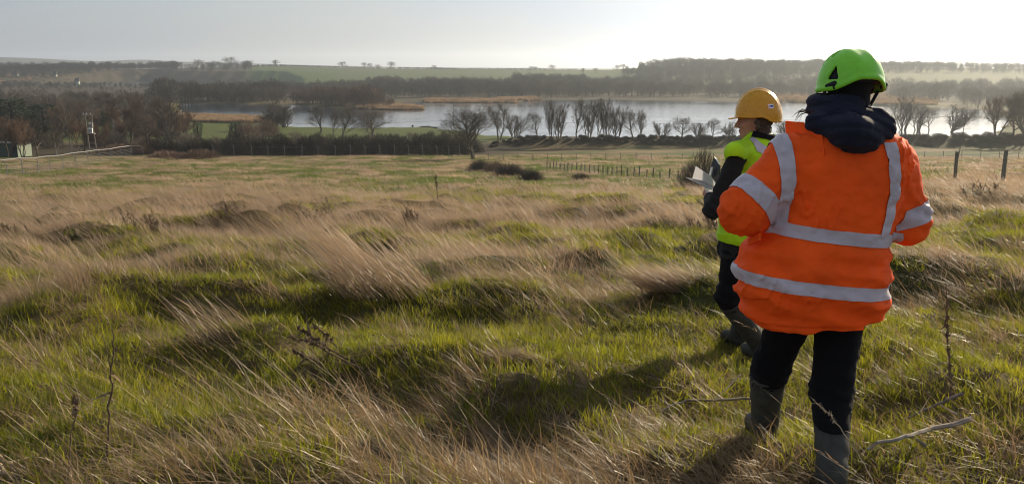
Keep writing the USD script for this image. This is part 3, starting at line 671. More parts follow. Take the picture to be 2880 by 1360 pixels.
# low ruined wall on the lake edge
b = along(1190, 345); t = thing('ruined_wall', 'low dark stone ruin on the lake edge behind the pasture', 'ruin', b - [0, 0, .3])
rs = np.random.default_rng(12); x = -5.4
while x < 5.0:
    w = rs.uniform(.9, 1.6); h = .9 + .5 * (x > -3) + rs.uniform(-.15, .2)
    for k in range(2): part(t, 'stone', box([x, -.5 + rs.uniform(-.06, .06), k * h / 2 + .01 * k], [x + w - .05, .5, (k + 1) * h / 2]), M_stone)
    x += w
part(t, 'stone', box([-4.2, -.4, 1.2], [-3.5, .4, 2.0]), M_stone)

# ------------------------------------------------------------------ poles and wires
def tube(pts, r, sides=6):
    p = np.asarray(pts, float); return frustums(np.column_stack([p[:-1], p[1:], np.full(len(p) - 1, r), np.full(len(p) - 1, r)]), sides)
def rod(a, b, r0, r1=None, sides=8):
    v, f = frustums(np.array([[*a, *b, r0, r0 if r1 is None else r1]]), sides)
    n = len(v); v = np.vstack([v, a, b]); k = np.arange(sides); k2 = (k + 1) % sides
    return v, np.vstack([f, np.stack([k2, k, 0 * k + n], 1), np.stack([sides + k, sides + k2, 0 * k + n + 1], 1)])
b = on_ground(*c1(728, 872)); D = b[1]; sc_ = D / FPX
hp = thing('transformer_pole', 'twin pole electricity support carrying a white transformer in front of the left wood', 'electricity pole', b)
H = 113 * sc_; sp = 20 * sc_
for s in (-1, 1): part(hp, 'pole', rod([s * sp / 2 - .03 * s, 0, -.5], [s * sp / 2 * .9 - .45, 0, H], .17, .12), grey_wood)
part(hp, 'crossarm', box([-sp / 2 - .9, -.25, H - .25], [sp / 2 - .1, -.13, H - .08]), grey_wood)
for k in range(3): part(hp, 'insulator', rod([-sp / 2 - .6 + k * .7, -.19, H - .08], [-sp / 2 - .6 + k * .7, -.19, H + .22], .05), M_white)
zt = H * .53
part(hp, 'platform', box([-sp / 2 - .25, -.5, zt - .16], [sp / 2 - .05, .3, zt]), grey_wood)
tr = part(hp, 'transformer', box([-sp * .34, -.55, zt + .02], [sp * .26, .15, zt + 1.0]), M_white)
for k in range(6): part(tr, 'cooling_fin', box([-sp * .30 + k * sp * .1, -.64, zt + .15], [-sp * .27 + k * sp * .1, -.56, zt + .85]), M_galv)
part(hp, 'switch_box', box([-sp * .36, -.45, zt + 1.12], [sp * .28, .05, zt + 1.85]), M_galv)
for k in range(3): part(hp, 'bushing', rod([-sp * .2 + k * .3, -.2, zt + 1.86], [-sp * .2 + k * .3, -.2, zt + 2.2], .05), M_white)
part(hp, 'brace', box([-sp / 2 + .1, -.06, H * .28], [sp / 2 - .1, .02, H * .28 + .13]), grey_wood)
def pole(px, top_py, d, lean, name, label, cat, r=.13, mat=None):
    b = along(px, d); tp = at_y(px, top_py, d); h = tp[2] - b[2]; t = thing(name, label, cat, b)
    part(t, 'pole', rod([0, 0, -.4], [lean * h, 0, h], r, r * .75), mat or old_wood); part(t, 'cross_bracket', box([lean * h - .5, -.06, h - .35], [lean * h + .5, .06, h - .2]), old_wood)
    for s in (-1, 1): part(t, 'insulator', rod([lean * h + s * .42, 0, h - .2], [lean * h + s * .42, 0, h + .05], .05), M_white)
    return b + [lean * h, 0, h - .02]
e1 = pole(1331, 334, 232, 0, 'utility_pole', 'dark utility pole standing behind the large spreading bare tree', 'utility pole')
e2 = pole(2694, 326, 150, .1, 'utility_pole', 'thin leaning utility pole above the fence at the right', 'utility pole', .07)
def wire(a, b, sag, label):
    t = np.linspace(0, 1, 24)[:, None]; p = a * (1 - t) + b * t; p[:, 2] -= sag * 4 * (t * (1 - t))[:, 0]
    top('overhead_wire', tube(p, .022, 4), M_slate, label, 'wire')
wire(e1, e2, 1.2, 'long sagging wire crossing the lake view between the two utility poles')
wire(e1, at_y(640, 343, 236), .8, 'wire running left from the pole behind the large bare tree')
wire(e2, at_y(3150, 345, 150), .5, 'wire running right from the thin leaning pole')

# pale-ended cabin at the left edge
b = along(46, 178); b[2] += -.1
cbn = thing('cabin', 'dark green portable cabin with pale lit end wall at the left edge', 'cabin', b, math.radians(-24))
part(cbn, 'long_wall', box([-5.5, -1.5, .2], [2.35, 1.5, 2.55]), M_cab); part(cbn, 'end_wall', box([2.36, -1.52, .2], [2.48, 1.52, 2.6]), M_wallp)
part(cbn, 'roof', box([-5.65, -1.65, 2.62], [2.6, 1.65, 2.74]), M_slate); part(cbn, 'door', box([-1.2, -1.56, .25], [-.3, -1.505, 2.2]), M_cab)
for k in range(2): part(cbn, 'window', box([-4.6 + k * 4.9, -1.55, 1.1], [-3.4 + k * 4.9, -1.505, 2.0]), M_slate)
for k in range(3): part(cbn, 'skid', box([-5 + k * 3.2, -1.4, 0], [-4.7 + k * 3.2, 1.4, .19]), M_stone)

# ------------------------------------------------------------------ fences
def fence_run(name, label, feet, h, r, mat, wires, wire_r, crank=0.0, rail=None, square=False, wire_mat=None, jitter=.02, cat='fence', seed=3):
    """A fence: each post a part, each line wire a part; cranked posts carry a bent arm."""
    rg = np.random.default_rng(seed); base = feet[len(feet) // 2]; t = thing(name, label, cat, base); tops = []
    for p in feet:
        q = np.asarray(p) - base; hh = h * rg.uniform(1 - jitter * 2, 1 + jitter * 2); e = q + [rg.normal(0, jitter * h), 0, hh]; tops.append((q, e))
        if square: part(t, 'post', box(q + [-r, -r, -.3], q + [r, r, hh]), mat); e = q + [0, 0, hh]
        else: part(t, 'post', rod(q + [0, 0, -.3], e, r, r * .9, 7), mat)
        if crank: part(t, 'cranked_arm', rod(e + [0, 0, .01], e + [-crank, -.05, crank * .75], r * .9, r * .7, 6), mat)
    for w in wires:
        part(t, 'wire', tube([q * (1 - w) + e * w + [0, -r, 0] for q, e in tops], wire_r, 4), wire_mat or M_galv)
    if rail:
        part(t, 'top_rail', tube([e + [-crank, -.05, crank * .75 + .03] for q, e in tops], rail, 6), wire_mat or M_galv)
    return t
lf = [(-60, 1072), (0, 1058), (60, 1050), (180, 1033), (295, 1020), (393, 1003), (495, 987), (595, 969), (688, 950), (780, 931), (865, 916), (945, 902), (1025, 892), (1115, 890)]
feet = [on_ground(*c1(x, y)) for x, y in lf]
fence_run('security_fence', 'pale railed chain link fence with cranked posts climbing from the left edge', feet, 1.7, .05, M_galv, [.1, .25, .4, .55, .7, .85], .012, crank=.35, rail=.06)
feet = [along(720 + x * .3618, 178) for x in (-330, -170, -30, 95, 225, 358, 485, 615, 735, 850, 965, 1080, 1187, 1298, 1410, 1500, 1582)]
fence_run('security_fence', 'fence of thin cranked concrete posts in front of the dark hedge', feet, 1.95, .055, M_stone if False else M_galv, [.2, .4, .6, .8, .98], .009, crank=.32, seed=4)
feet = [along(1300 + x * .3618, 160) for x in (205, 318, 432, 545, 660, 772, 887, 1000, 1117, 1232, 1350, 1470, 1590, 1712, 1832, 1950)] + [along(x, 158) for x in (2050, 2100, 2150, 2200, 2250, 2300, 2350, 2400, 2450, 2500, 2549, 2600, 2652, 2704, 2757, 2810, 2864, 2918)]
fence_run('wire_fence', 'long wire fence on thin posts crossing the right field below the railway bank', feet, 1.25, .055, M_post, [.3, .6, .92], .008, seed=5)
fx = [655, 683, 705, 727, 760, 795, 820, 850, 885, 920, 955, 990, 1030, 1060, 1093, 1130, 1165, 1203, 1240, 1282, 1330, 1376, 1430, 1482, 1540, 1607, 1677, 1750, 1830, 1920, 2010]
feet = [along(1300 + x * .3618, np.interp(x, [655, 2010], [125, 78])) for x in fx]
fence_run('post_fence', 'row of low dark posts slanting across the field left of the man in yellow', feet, 1.15, .075, old_wood, [.5, .9], .008, jitter=.05, seed=6)
t0 = [along(2440, 78), along(2566, 56), along(2684, 43), along(2817, 36.5), along(2990, 31)]
for p, h in zip(t0, (1.2, 1.2, 1.35, 1.4, 1.4)): p[2] -= 0
fence_run('paddock_fence', 'three thick weathered wooden posts of a wire fence at the right edge', t0, 1.5, .085, old_wood, [.35, .62, .9], .006, jitter=.03, seed=8)

# low scrub covering the side of the railway bank
x = wr.uniform(-5, 150, 420); y = 228 - .02 * x + wr.uniform(-8, -1.5, 420); z = height(x, y, False); s = wr.uniform(.12, .26, 420)
instancer('/World/bank_scrub', [(str(p['path']), None) for p in PT['darkbush'][:2]], np.stack([x, y, z - .1], -1), wr.uniform(0, 6.28, 420), np.stack([s * 1.3, s * 1.3, s], -1), wr.integers(0, 2, 420), 'dark low scrub covering the railway bank below the lake')
# ------------------------------------------------------------------ signed-distance modelling for bodies and clothes
def surface_nets(fn, lo, hi, h):
    """Meshes fn(points) < 0 inside a box with one vertex per cell that the surface crosses."""
    lo = np.asarray(lo, float) - 2 * h; hi = np.asarray(hi, float) + 2 * h
    n = np.ceil((hi - lo) / h).astype(int) + 1
    ax = [lo[k] + h * np.arange(n[k]) for k in range(3)]
    P = np.stack(np.meshgrid(*ax, indexing='ij'), -1)
    s = fn(P.reshape(-1, 3)).reshape(n)
    c = [(0, 0, 0), (1, 0, 0), (0, 1, 0), (1, 1, 0), (0, 0, 1), (1, 0, 1), (0, 1, 1), (1, 1, 1)]
    m = n - 1
    S = np.stack([s[i:i + m[0], j:j + m[1], k:k + m[2]] for i, j, k in c], -1)
    ins = (S < 0).sum(-1); act = (ins > 0) & (ins < 8)
    idx = np.full(m, -1); idx[act] = np.arange(act.sum())
    A = S[act]; acc = np.zeros((len(A), 3)); cnt = np.zeros(len(A))
    C = np.array(c, float)
    for a in range(8):
        for b in range(a + 1, 8):
            if np.abs(C[a] - C[b]).sum() != 1: continue
            x = (A[:, a] < 0) != (A[:, b] < 0)
            t = np.where(x, A[:, a] / np.where(x, A[:, a] - A[:, b], 1), 0)
            acc += x[:, None] * (C[a] + t[:, None] * (C[b] - C[a])); cnt += x
    v = lo + h * (np.argwhere(act) + acc / cnt[:, None])
    F = []
    for d, (e, g) in enumerate([(1, 2), (2, 0), (0, 1)]):
        a = np.take(s, range(n[d] - 1), d); b = np.take(s, range(1, n[d]), d)
        cr = np.argwhere((a < 0) != (b < 0))
        ok = (cr[:, e] > 0) & (cr[:, g] > 0) & (cr[:, e] < m[e]) & (cr[:, g] < m[g]); cr = cr[ok]
        sgn = a[tuple(cr.T)] < 0
        de, dg = np.eye(3, dtype=int)[e], np.eye(3, dtype=int)[g]
        q = np.stack([idx[tuple(x.T)] for x in (cr - de - dg, cr - dg, cr, cr - de)], 1)
        q[~sgn] = q[~sgn][:, ::-1]; F.append(q)
    F = np.vstack(F)
    return v, np.vstack([F[:, [0, 1, 2]], F[:, [0, 2, 3]]])

def cone(p, a, b, ra, rb):
    """Distance to a limb: a tapered capsule from a to b."""
    a, b = np.asarray(a, float), np.asarray(b, float); ba = b - a
    t = np.clip((p - a) @ ba / (ba @ ba), 0, 1)
    return np.linalg.norm(p - a - t[:, None] * ba, axis=1) - (ra + (rb - ra) * t)
def ell(p, c, r, R=None):
    q = p - np.asarray(c, float)
    if R is not None: q = q @ R
    r = np.asarray(r, float); k0 = np.linalg.norm(q / r, axis=1); k1 = np.linalg.norm(q / (r * r), axis=1)
    return k0 * (k0 - 1) / np.maximum(k1, 1e-9)
def rbox(p, c, half, rad, R=None):
    q = p - np.asarray(c, float)
    if R is not None: q = q @ R
    q = np.abs(q) - (np.asarray(half, float) - rad)
    return np.linalg.norm(np.maximum(q, 0), axis=1) + np.minimum(q.max(1), 0) - rad
def smin(k, *ds):
    d = ds[0]
    for e in ds[1:]:
        h = np.clip(.5 + .5 * (e - d) / k, 0, 1); d = e * (1 - h) + d * h - k * h * (1 - h)
    return d
def rotz(a): c, s = math.cos(a), math.sin(a); return np.array([[c, -s, 0], [s, c, 0], [0, 0, 1.]])
def rotx(a): c, s = math.cos(a), math.sin(a); return np.array([[1, 0, 0], [0, c, -s], [0, s, c]])
def roty(a): c, s = math.cos(a), math.sin(a); return np.array([[c, 0, s], [0, 1, 0], [-s, 0, c]])
def wrinkles(p, scale, seed, amp, sharp=True):
    n = meshkit.fbm(p / np.asarray(scale), 3, seed)
    return amp * ((np.abs(n - .5) * 4 - .5) if sharp else (n - .5) * 2)
def normals(v, f): return meshkit.arrays((v, f), True)[2]
def clip(v, f, *fields):
    """Keeps the part of a mesh where every field (per vertex) is positive, cutting triangles cleanly."""
    data = np.hstack([v] + [np.asarray(x)[:, None] for x in fields]); nf = len(fields)
    for k in range(nf):
        g = data[:, 3 + k]; pos = g[f] > 0; cnt = pos.sum(1)
        out = [f[cnt == 3]]; new = []; base = len(data)
        for want in (1, 2):
            t = f[cnt == want]; ps = pos[cnt == want]
            if not len(t): continue
            lone = np.argmax(ps if want == 1 else ~ps, 1); r = np.arange(len(t))
            a, b, c = t[r, lone], t[r, (lone + 1) % 3], t[r, (lone + 2) % 3]
            def cut(i, j):
                s = g[i] / (g[i] - g[j]); return data[i] + s[:, None] * (data[j] - data[i])
            ab, ac = cut(a, b), cut(a, c); n0 = base + sum(len(x) for x in new); m = len(t)
            new += [ab, ac]; iab, iac = n0 + np.arange(m), n0 + m + np.arange(m)
            if want == 1: out.append(np.stack([a, iab, iac], 1))
            else: out += [np.stack([iab, b, c], 1), np.stack([iab, c, iac], 1)]
        data = np.vstack([data] + new) if new else data; f = np.vstack(out)
        if not len(f): break
    u, inv = np.unique(f, return_inverse=True)
    return data[u, :3], inv.reshape(-1, 3)
def patch_on(v, f, n, fields, lift=.004):
    """A strip of cloth lying on a mesh, cut out by fields; slightly proud."""
    k = clip(v + n * lift, f, *fields)
    return k
def relax(v, f, it=4):
    """Taubin smoothing: takes the grid's ripple out without shrinking."""
    from scipy.sparse import coo_matrix, diags
    e = np.vstack([f[:, [0, 1]], f[:, [1, 2]], f[:, [2, 0]]]); e = np.vstack([e, e[:, ::-1]]); n = len(v)
    A = coo_matrix((np.ones(len(e)), (e[:, 0], e[:, 1])), (n, n)).tocsr(); A.data[:] = 1
    L = diags(1 / np.maximum(np.asarray(A.sum(1)).ravel(), 1)) @ A
    v = v.copy()
    for k in range(2 * it): v += (.5 if k % 2 == 0 else -.52) * (L @ v - v)
    return v, f

def sheet(pts, thick=.012, sub=3):
    """A curved thick flap from a grid of points (rows x columns)."""
    g = np.asarray(pts, float); nr_, nc = g.shape[:2]
    from scipy.ndimage import zoom
    gg = np.stack([zoom(g[..., k], ((nr_ - 1) * sub + 1) / nr_, order=1) if False else np.array(RegularGridInterpolator((np.arange(nr_), np.arange(nc)), g[..., k])(np.stack(np.meshgrid(np.linspace(0, nr_ - 1, (nr_ - 1) * sub + 1), np.linspace(0, nc - 1, (nc - 1) * sub + 1), indexing='ij'), -1))) for k in range(3)], -1)
    R, C = gg.shape[:2]; v = gg.reshape(-1, 3); i, j = np.meshgrid(np.arange(R - 1), np.arange(C - 1), indexing='ij')
    q = np.stack([i * C + j, i * C + j + 1, (i + 1) * C + j + 1, (i + 1) * C + j], -1).reshape(-1, 4); f = np.vstack([q[:, [0, 1, 2]], q[:, [0, 2, 3]]])
    n = normals(v, f); a = v + n * thick / 2; b = v - n * thick / 2; N = len(v)
    rim = np.concatenate([np.arange(C), np.arange(1, R) * C + C - 1, (R - 1) * C + np.arange(C - 2, -1, -1), np.arange(R - 2, 0, -1) * C]); r2 = np.roll(rim, -1)
    e = np.vstack([np.stack([rim, r2, r2 + N], 1), np.stack([rim, r2 + N, rim + N], 1)])
    return np.vstack([a, b]), np.vstack([f, f[:, ::-1] + N, e[:, ::-1]])
M_orange = cloth('orange_cloth', (.95, .10, .008), .75, .3, sheen=0.0)
M_tape = cloth('reflective_tape', (.50, .45, .50), .42, .2, 1400, .0)
M_navy = cloth('navy_quilt', (.010, .012, .026), .85, .2)
M_black = cloth('black_cloth', (.006, .006, .007), .9, .3, spec=.06)
M_dark = cloth('dark_fleece', (.016, .016, .016), .9, .5, 500)
M_snood = cloth('black_knit', (.008, .008, .010), .95, .6, 400, .05)
M_lime = cloth('lime_cloth', (.42, .72, .012), .65, .3)
M_boot = shiny('boot_rubber', (.042, .042, .034), .6, .3, 0, .6)
M_sole = shiny('boot_sole', (.02, .02, .018), .8, .2)
M_green = shiny('green_shell', (.20, .60, .025), .35, .5)
M_yellow = shiny('yellow_shell', (.60, .29, .010), .28, .5)
M_vent = shiny('dark_lining', (.015, .017, .02), .7, .2)
M_skin = shiny('skin', (.42, .22, .15), .5, .35, 0, .2)
M_hair = shiny('brown_hair', (.07, .045, .03), .6, .3, 0, .4)
M_paper = shiny('paper', (.80, .80, .80), .6, .3, 0, .03)
M_sheet = leaf_look('paper_sheet', (.80, .80, .82), (.84, .84, .85), (1.0, 1.0, 1.0), .45, 3., .7, .2)
M_board = shiny('black_board', (.02, .02, .022), .4, .4)
M_metal = shiny('steel', (.5, .5, .5), .35, .6)
M_red = shiny('red_print', (.55, .03, .03), .5, .3)
M_blue = shiny('blue_print', (.05, .10, .40), .5, .3)

def head_sdf(p, c, yaw, k=1.0, tilt=0.0):
    """A head that looks along +y before the turn yaw (anticlockwise from above)."""
    q = (p - np.asarray(c)) @ (rotz(yaw) @ rotx(tilt)) / k
    d = smin(.03, ell(q, (0, -.015, .035), (.076, .097, .088)), ell(q, (0, .035, -.035), (.058, .062, .085)))
    d = smin(.02, d, ell(q, (0, .072, -.095), (.03, .022, .022)))                                   # chin
    d = smin(.012, d, cone(q, (0, .093, .012), (0, .117, -.026), .009, .0135), ell(q, (0, .106, -.03), (.019, .014, .010)))     # nose
    d = smin(.015, d, ell(q, (0, .088, .022), (.05, .013, .010)))                                   # brow
    for s in (-1, 1):
        d = smin(.014, d, ell(q, (s * .042, .07, -.02), (.022, .02, .02)))                          # cheek
        d = -smin(.010, -d, ell(q, (s * .031, .1, .004), (.017, .014, .010)))                       # eye socket
        d = smin(.004, d, ell(q, (s * .031, .083, .003), (.012, .012, .010)))                       # eyeball
        d = smin(.006, d, np.maximum(ell(q, (s * .078, -.008, -.008), (.011, .021, .033)), -ell(q, (s * .088, -.004, -.006), (.008, .012, .02))))      # ear
    d = smin(.006, d, ell(q, (0, .094, -.058), (.023, .010, .006)), ell(q, (0, .091, -.070), (.020, .010, .007)))                        # lips
    d = smin(.03, d, cone(q, (0, -.03, -.06), (0, -.045, -.19), .055, .06))                         # neck
    return d * k

def helmet_shell(p, c, R, r, cutz, thick=.007, brim=None, rear=None):
    q = (p - c) @ R
    d = ell(q, (0, 0, 0), r)
    ridge = .004 * np.exp(-(q[:, 0] / .018) ** 2) * (q[:, 2] > .2 * r[2])
    d = d - ridge
    cut = cutz(q) - q[:, 2]
    d = np.maximum(np.maximum(d, cut), -(d + thick))
    if brim is not None: d = smin(.006, d, brim(q))
    return d, q

def hand_mesh(wrist, palm_dir, side_dir, curl, thumb_sign, h=.004, scale=1.0):
    """A hand with a palm, four curled fingers of unequal length and a thumb from the palm's side."""
    f = np.asarray(palm_dir, float); f /= np.linalg.norm(f)
    s = np.asarray(side_dir, float); s -= f * (s @ f); s /= np.linalg.norm(s)
    n = np.cross(f, s)
    W = np.asarray(wrist, float)
    def P(a, b, c): return W + scale * (f * a + s * b + n * c)
    bones = [(P(0, 0, 0), P(.05, .0, 0), .027, .03)]
    fingers = []
    for k, (b, L) in enumerate(zip((-.033, -.011, .011, .031), (.078, .088, .082, .064))):
        a0 = np.array([.085, b, 0.]); bones.append((P(.03, b * .7, 0), P(*a0), .016, .0125)); ang = .25; pt = a0
        for j, fr in enumerate((.45, .32, .23)):
            ang += curl * (1.0 if j else .6)
            nx = pt + L * fr * np.array([math.cos(ang), 0, math.sin(ang)])
            fingers.append((P(*pt), P(*nx), .0095 - .001 * j, .0088 - .001 * j)); pt = nx
    t0 = np.array([.025, thumb_sign * -.03, .004]); t1 = t0 + np.array([.03, thumb_sign * -.022, .018]); t2 = t1 + np.array([.03, thumb_sign * -.002, .016]); t3 = t2 + np.array([.022, thumb_sign * .01, .010])
    fingers += [(P(*t0), P(*t1), .014, .011), (P(*t1), P(*t2), .0105, .0095), (P(*t2), P(*t3), .0095, .0085)]
    pts = np.array([x for b in bones + fingers for x in b[:2]])
    def fn(p):
        d = smin(.012, *[cone(p, *b) for b in bones]); e = cone(p, *fingers[0])
        for g in fingers[1:]: e = np.minimum(e, cone(p, *g))
        return smin(.006, d, e)
    v, t = surface_nets(fn, pts.min(0) - .04, pts.max(0) + .04, h)
    return relax(v, t, 3)

def boot_sdf(p, knee, ankle, toe_dir, r_top, r_ank, foot=.27):
    t = np.array([toe_dir[0], toe_dir[1], 0.]); t /= np.linalg.norm(t)
    a = np.asarray(ankle, float)
    d = cone(p, knee, a, r_top, r_ank)
    heel = a + t * -.03 + [0, 0, -.055]; ball = a + t * (foot * .55) + [0, 0, -.066]; toe = a + t * (foot * .72) + [0, 0, -.066]
    ft = smin(.03, cone(p, heel, ball, .042, .043), cone(p, ball, toe, .043, .036), cone(p, a, ball, .05, .036))
    return smin(.04, d, ft)

# ------------------------------------------------------------------ the person in orange
Y0 = 4.0
def W(px, py, y): return at_y(px, py, y)
ob = on_ground(2300, 1300); ob = np.array([W(2310, 1300, Y0)[0], Y0, hz(W(2310, 1300, Y0)[0], Y0)])
po = thing('person', 'person seen from behind in orange reflective jacket, lime green helmet, black trousers and rubber boots', 'person', ob)
KEY_Z = np.array([W(2300, y, Y0)[2] for y in (905, 870, 820, 760, 700, 640, 560, 480, 420, 385, 360, 335)])
def wx(px, py): return W(px, py, Y0)[0]
KL = [(2132, 2484), (2106, 2498), (2094, 2503), (2080, 2502), (2098, 2496), (2166, 2500), (2182, 2520), (2160, 2530), (2185, 2528), (2215, 2505), (2270, 2470), (2300, 2450)]
KC = np.array([(wx(a, 600) + wx(b, 600)) / 2 for a, b in KL]); KW = np.array([(wx(b, 600) - wx(a, 600)) / 2 for a, b in KL])
KD = np.array([.195, .215, .235, .24, .225, .205, .20, .195, .175, .15, .12, .10])
o = np.argsort(KZ := KEY_Z)
fC, fW, fD = (PchipInterpolator(KZ[o], k[o], extrapolate=True) for k in (KC, KW, KD))
z_lo, z_hi = KZ.min(), KZ.max()
shL, elL, haL = W(2228, 452, 3.99), W(2094, 590, 3.93), W(2215, 640, 4.27)
shR, elR, haR = W(2510, 470, 4.02), W(2549, 622, 4.02), W(2480, 640, 4.30)
def torso_o(p):
    z = np.clip(p[:, 2], z_lo, z_hi); a, b = fW(z), fD(z)
    qx, qy = np.abs((p[:, 0] - fC(z)) / a), np.abs((p[:, 1] - Y0) / b)
    k = (qx ** 2.5 + qy ** 2.5) ** (1 / 2.5)
    d = (k - 1) * np.minimum(a, b) * .9
    hem = z_lo + .012 + .03 * (p[:, 1] - Y0) + .03 * np.exp(-((p[:, 0] - fC(z_lo) - .22) / .12) ** 2)
    return np.maximum(np.maximum(d, hem - p[:, 2]), p[:, 2] - z_hi)
def sleeveL(p): return smin(.06, cone(p, shL, elL, .118, .098), cone(p, elL, haL, .098, .07))
def sleeveR(p): return smin(.06, cone(p, shR, elR, .108, .088), cone(p, elR, haR, .090, .07))
def jacket_sdf(p):
    t, l, r = torso_o(p), sleeveL(p), sleeveR(p)
    d = smin(.045, t, np.minimum(l, r))
    q = p - ob
    low = smoothstep(z_lo + .55, z_lo + .15, p[:, 2])
    d = d + wrinkles(q, (.17, .2, .11), 3, .010) * (.45 + .55 * low) + wrinkles(q, (.06, .08, .045), 8, .0045)
    cr = meshkit.fbm((q @ rotx(.5) @ roty(.4)) / [.045, .2, .16], 2, 17); d = d - .010 * np.exp(-((cr - .5) / .04) ** 2) * smoothstep(.45, .62, meshkit.noise(q * 5.5, 19)) * smoothstep(z_lo + .05, z_lo + .16, p[:, 2])       # sharp pinched creases
    ap = np.minimum(np.linalg.norm(p - (shL + [.05, 0, -.18]), axis=1), np.linalg.norm(p - (shR + [-.04, 0, -.17]), axis=1)); d = d + .009 * np.exp(-(ap / .12) ** 2) * np.sin((p[:, 2] * .9 - np.abs(p[:, 0] - ob[0]) * .9) * 85)
    # long slanting folds: sagging from the right shoulder, gathers at the elbows and above the hem
    e = np.minimum(np.linalg.norm(p - elL, axis=1), np.linalg.norm(p - elR, axis=1))
    d = d + .010 * np.exp(-(e / .13) ** 2) * np.sin((p[:, 0] * .5 + p[:, 2] * 1.1 + .25 * meshkit.noise(q * 6, 4)) * 62)
    d = d + .006 * low * np.sin((p[:, 2] + .25 * p[:, 0] + .10 * meshkit.noise(q * 5, 6)) * 58)
    d = d + .005 * np.exp(-((p[:, 2] - z_lo - .028) / .006) ** 2)                # hem seam
    return d
jv, jf = surface_nets(jacket_sdf, [ob[0] - .60, 3.58, z_lo - .04], [ob[0] + .58, 4.46, z_hi + .04], .0075)
jv, jf = relax(jv, jf, 3); jn = normals(jv, jf)
jk = part(po, 'jacket', (jv - ob, jf), M_orange, smooth=True)
dt, dl, dr = torso_o(jv), sleeveL(jv), sleeveR(jv)
on_torso = np.minimum(dl, dr) - dt
YB = Y0 - .2
def band(pl, pr, w, tilt_y=0.0):
    a, b = W(*pl, YB), W(*pr, YB); s = (b[2] - a[2]) / (b[0] - a[0])
    zc = a[2] + s * (jv[:, 0] - a[0]) + tilt_y * (jv[:, 1] - YB)
    return w / 2 - np.abs(jv[:, 2] - zc)
def stripe(name, fields, lift=.004, parent=jk):
    k = patch_on(jv, jf, jn, fields, lift)
    part(parent, name, (k[0] - ob, k[1]), M_tape, smooth=True)
stripe('reflective_band', [band((2199, 650), (2495, 682), .058), on_torso + .03])
stripe('reflective_band', [band((2163, 796), (2470, 829), .056), on_torso + .05])
def brace(keys):
    zs = np.array([W(2300, k[0], YB)[2] for k in keys]); x0 = np.array([W(k[1], k[0], YB)[0] for k in keys]); x1 = np.array([W(k[2], k[0], YB)[0] for k in keys]); oo = np.argsort(zs)
    a, b = np.interp(jv[:, 2], zs[oo], x0[oo]), np.interp(jv[:, 2], zs[oo], x1[oo])
    return [np.minimum(jv[:, 0] - a, b - jv[:, 0]), jv[:, 2] - zs.min(), zs.max() - jv[:, 2]]
stripe('reflective_brace', brace([(372, 2206, 2248), (396, 2205, 2247), (519, 2207, 2249), (635, 2196, 2233)]) + [(Y0 + .12) - jv[:, 1]], .0055)
stripe('reflective_brace', brace([(405, 2497, 2538), (440, 2502, 2544), (514, 2508, 2545), (618, 2492, 2524), (668, 2478, 2508)]) + [(Y0 + .12) - jv[:, 1]], .0055)
def cuff(a, b, t0, t1, dist, other):
    u = (b - a) / np.linalg.norm(b - a); s = (jv - a) @ u / np.linalg.norm(b - a)
    return [np.minimum(s - t0, t1 - s) * np.linalg.norm(b - a), other - dist]
stripe('sleeve_band', cuff(shL, elL, .64, .90, dl, dt))
stripe('sleeve_band', cuff(shR, elR, .70, 1.02, dr, dt))
# side pocket flap and back seams
pf = sheet([[W(2108, 672, 3.93), W(2138, 655, 3.865)], [W(2106, 690, 3.925), W(2137, 676, 3.858)]], .012, 2)
part(jk, 'pocket_flap', (pf[0] - ob, pf[1]), M_orange, smooth=60)
for zz_ in (.022,):
    k = patch_on(jv, jf, jn, [.0022 - np.abs(jv[:, 2] - z_lo - .045 - .03 * (jv[:, 1] - Y0)), on_torso], .002); part(jk, 'hem_seam', (k[0] - ob, k[1]), M_orange, smooth=True)
# collar flaps that stand away from the neck
collar_l = sheet([[W(2212, 340, 4.06), W(2262, 345, 3.97), W(2312, 362, 3.885)], [W(2214, 372, 4.06), W(2262, 378, 3.95), W(2318, 400, 3.86)], [W(2205, 400, 4.06), W(2258, 410, 3.93), W(2322, 440, 3.83)]], .016)
collar_r = sheet([[W(2475, 372, 3.87), W(2506, 388, 3.95), W(2522, 400, 4.05)], [W(2478, 400, 3.85), W(2512, 408, 3.93), W(2541, 424, 4.05)], [W(2470, 430, 3.84), W(2516, 436, 3.93), W(2540, 446, 4.05)]], .016)
for c in (collar_l, collar_r): part(jk, 'collar_flap', (c[0] - ob, c[1]), M_orange, smooth=60)
# navy padded hood
hc = W(2390, 352, 3.86)
def hood_sdf(p):
    ring = np.abs(np.hypot((p[:, 0] - hc[0] + .005) / 1.05, p[:, 1] - 4.02) - .088)
    zz = p[:, 2] - W(2390, 300, 4.0)[2]
    d1 = np.hypot(ring, zz * .62 - .0) - .034
    a, b, c, e = W(2290, 345, 3.92), W(2395, 372, 3.82), W(2485, 365, 3.89), W(2440, 395, 3.83)
    d2 = smin(.06, cone(p, a, b, .040, .062), cone(p, b, c, .062, .052), cone(p, b, e, .056, .046), cone(p, W(2345, 318, 3.93), W(2465, 335, 3.91), .036, .044))
    d = smin(.04, d1, d2)
    s = (p[:, 2] - hc[2]) + .25 * (p[:, 0] - hc[0]) ** 2 * 8 + .08 * (p[:, 0] - hc[0])
    quilt = np.abs(np.sin(s * math.pi / .046)) ** .6
    return d + .008 * (1 - quilt) + wrinkles(p - ob, (.05, .05, .035), 15, .006)
hv, hf = surface_nets(hood_sdf, hc - [.25, .14, .14], hc + [.23, .32, .14], .006)
hv, hf = relax(hv, hf, 2); part(po, 'hood', (hv - ob, hf), M_navy, smooth=True)
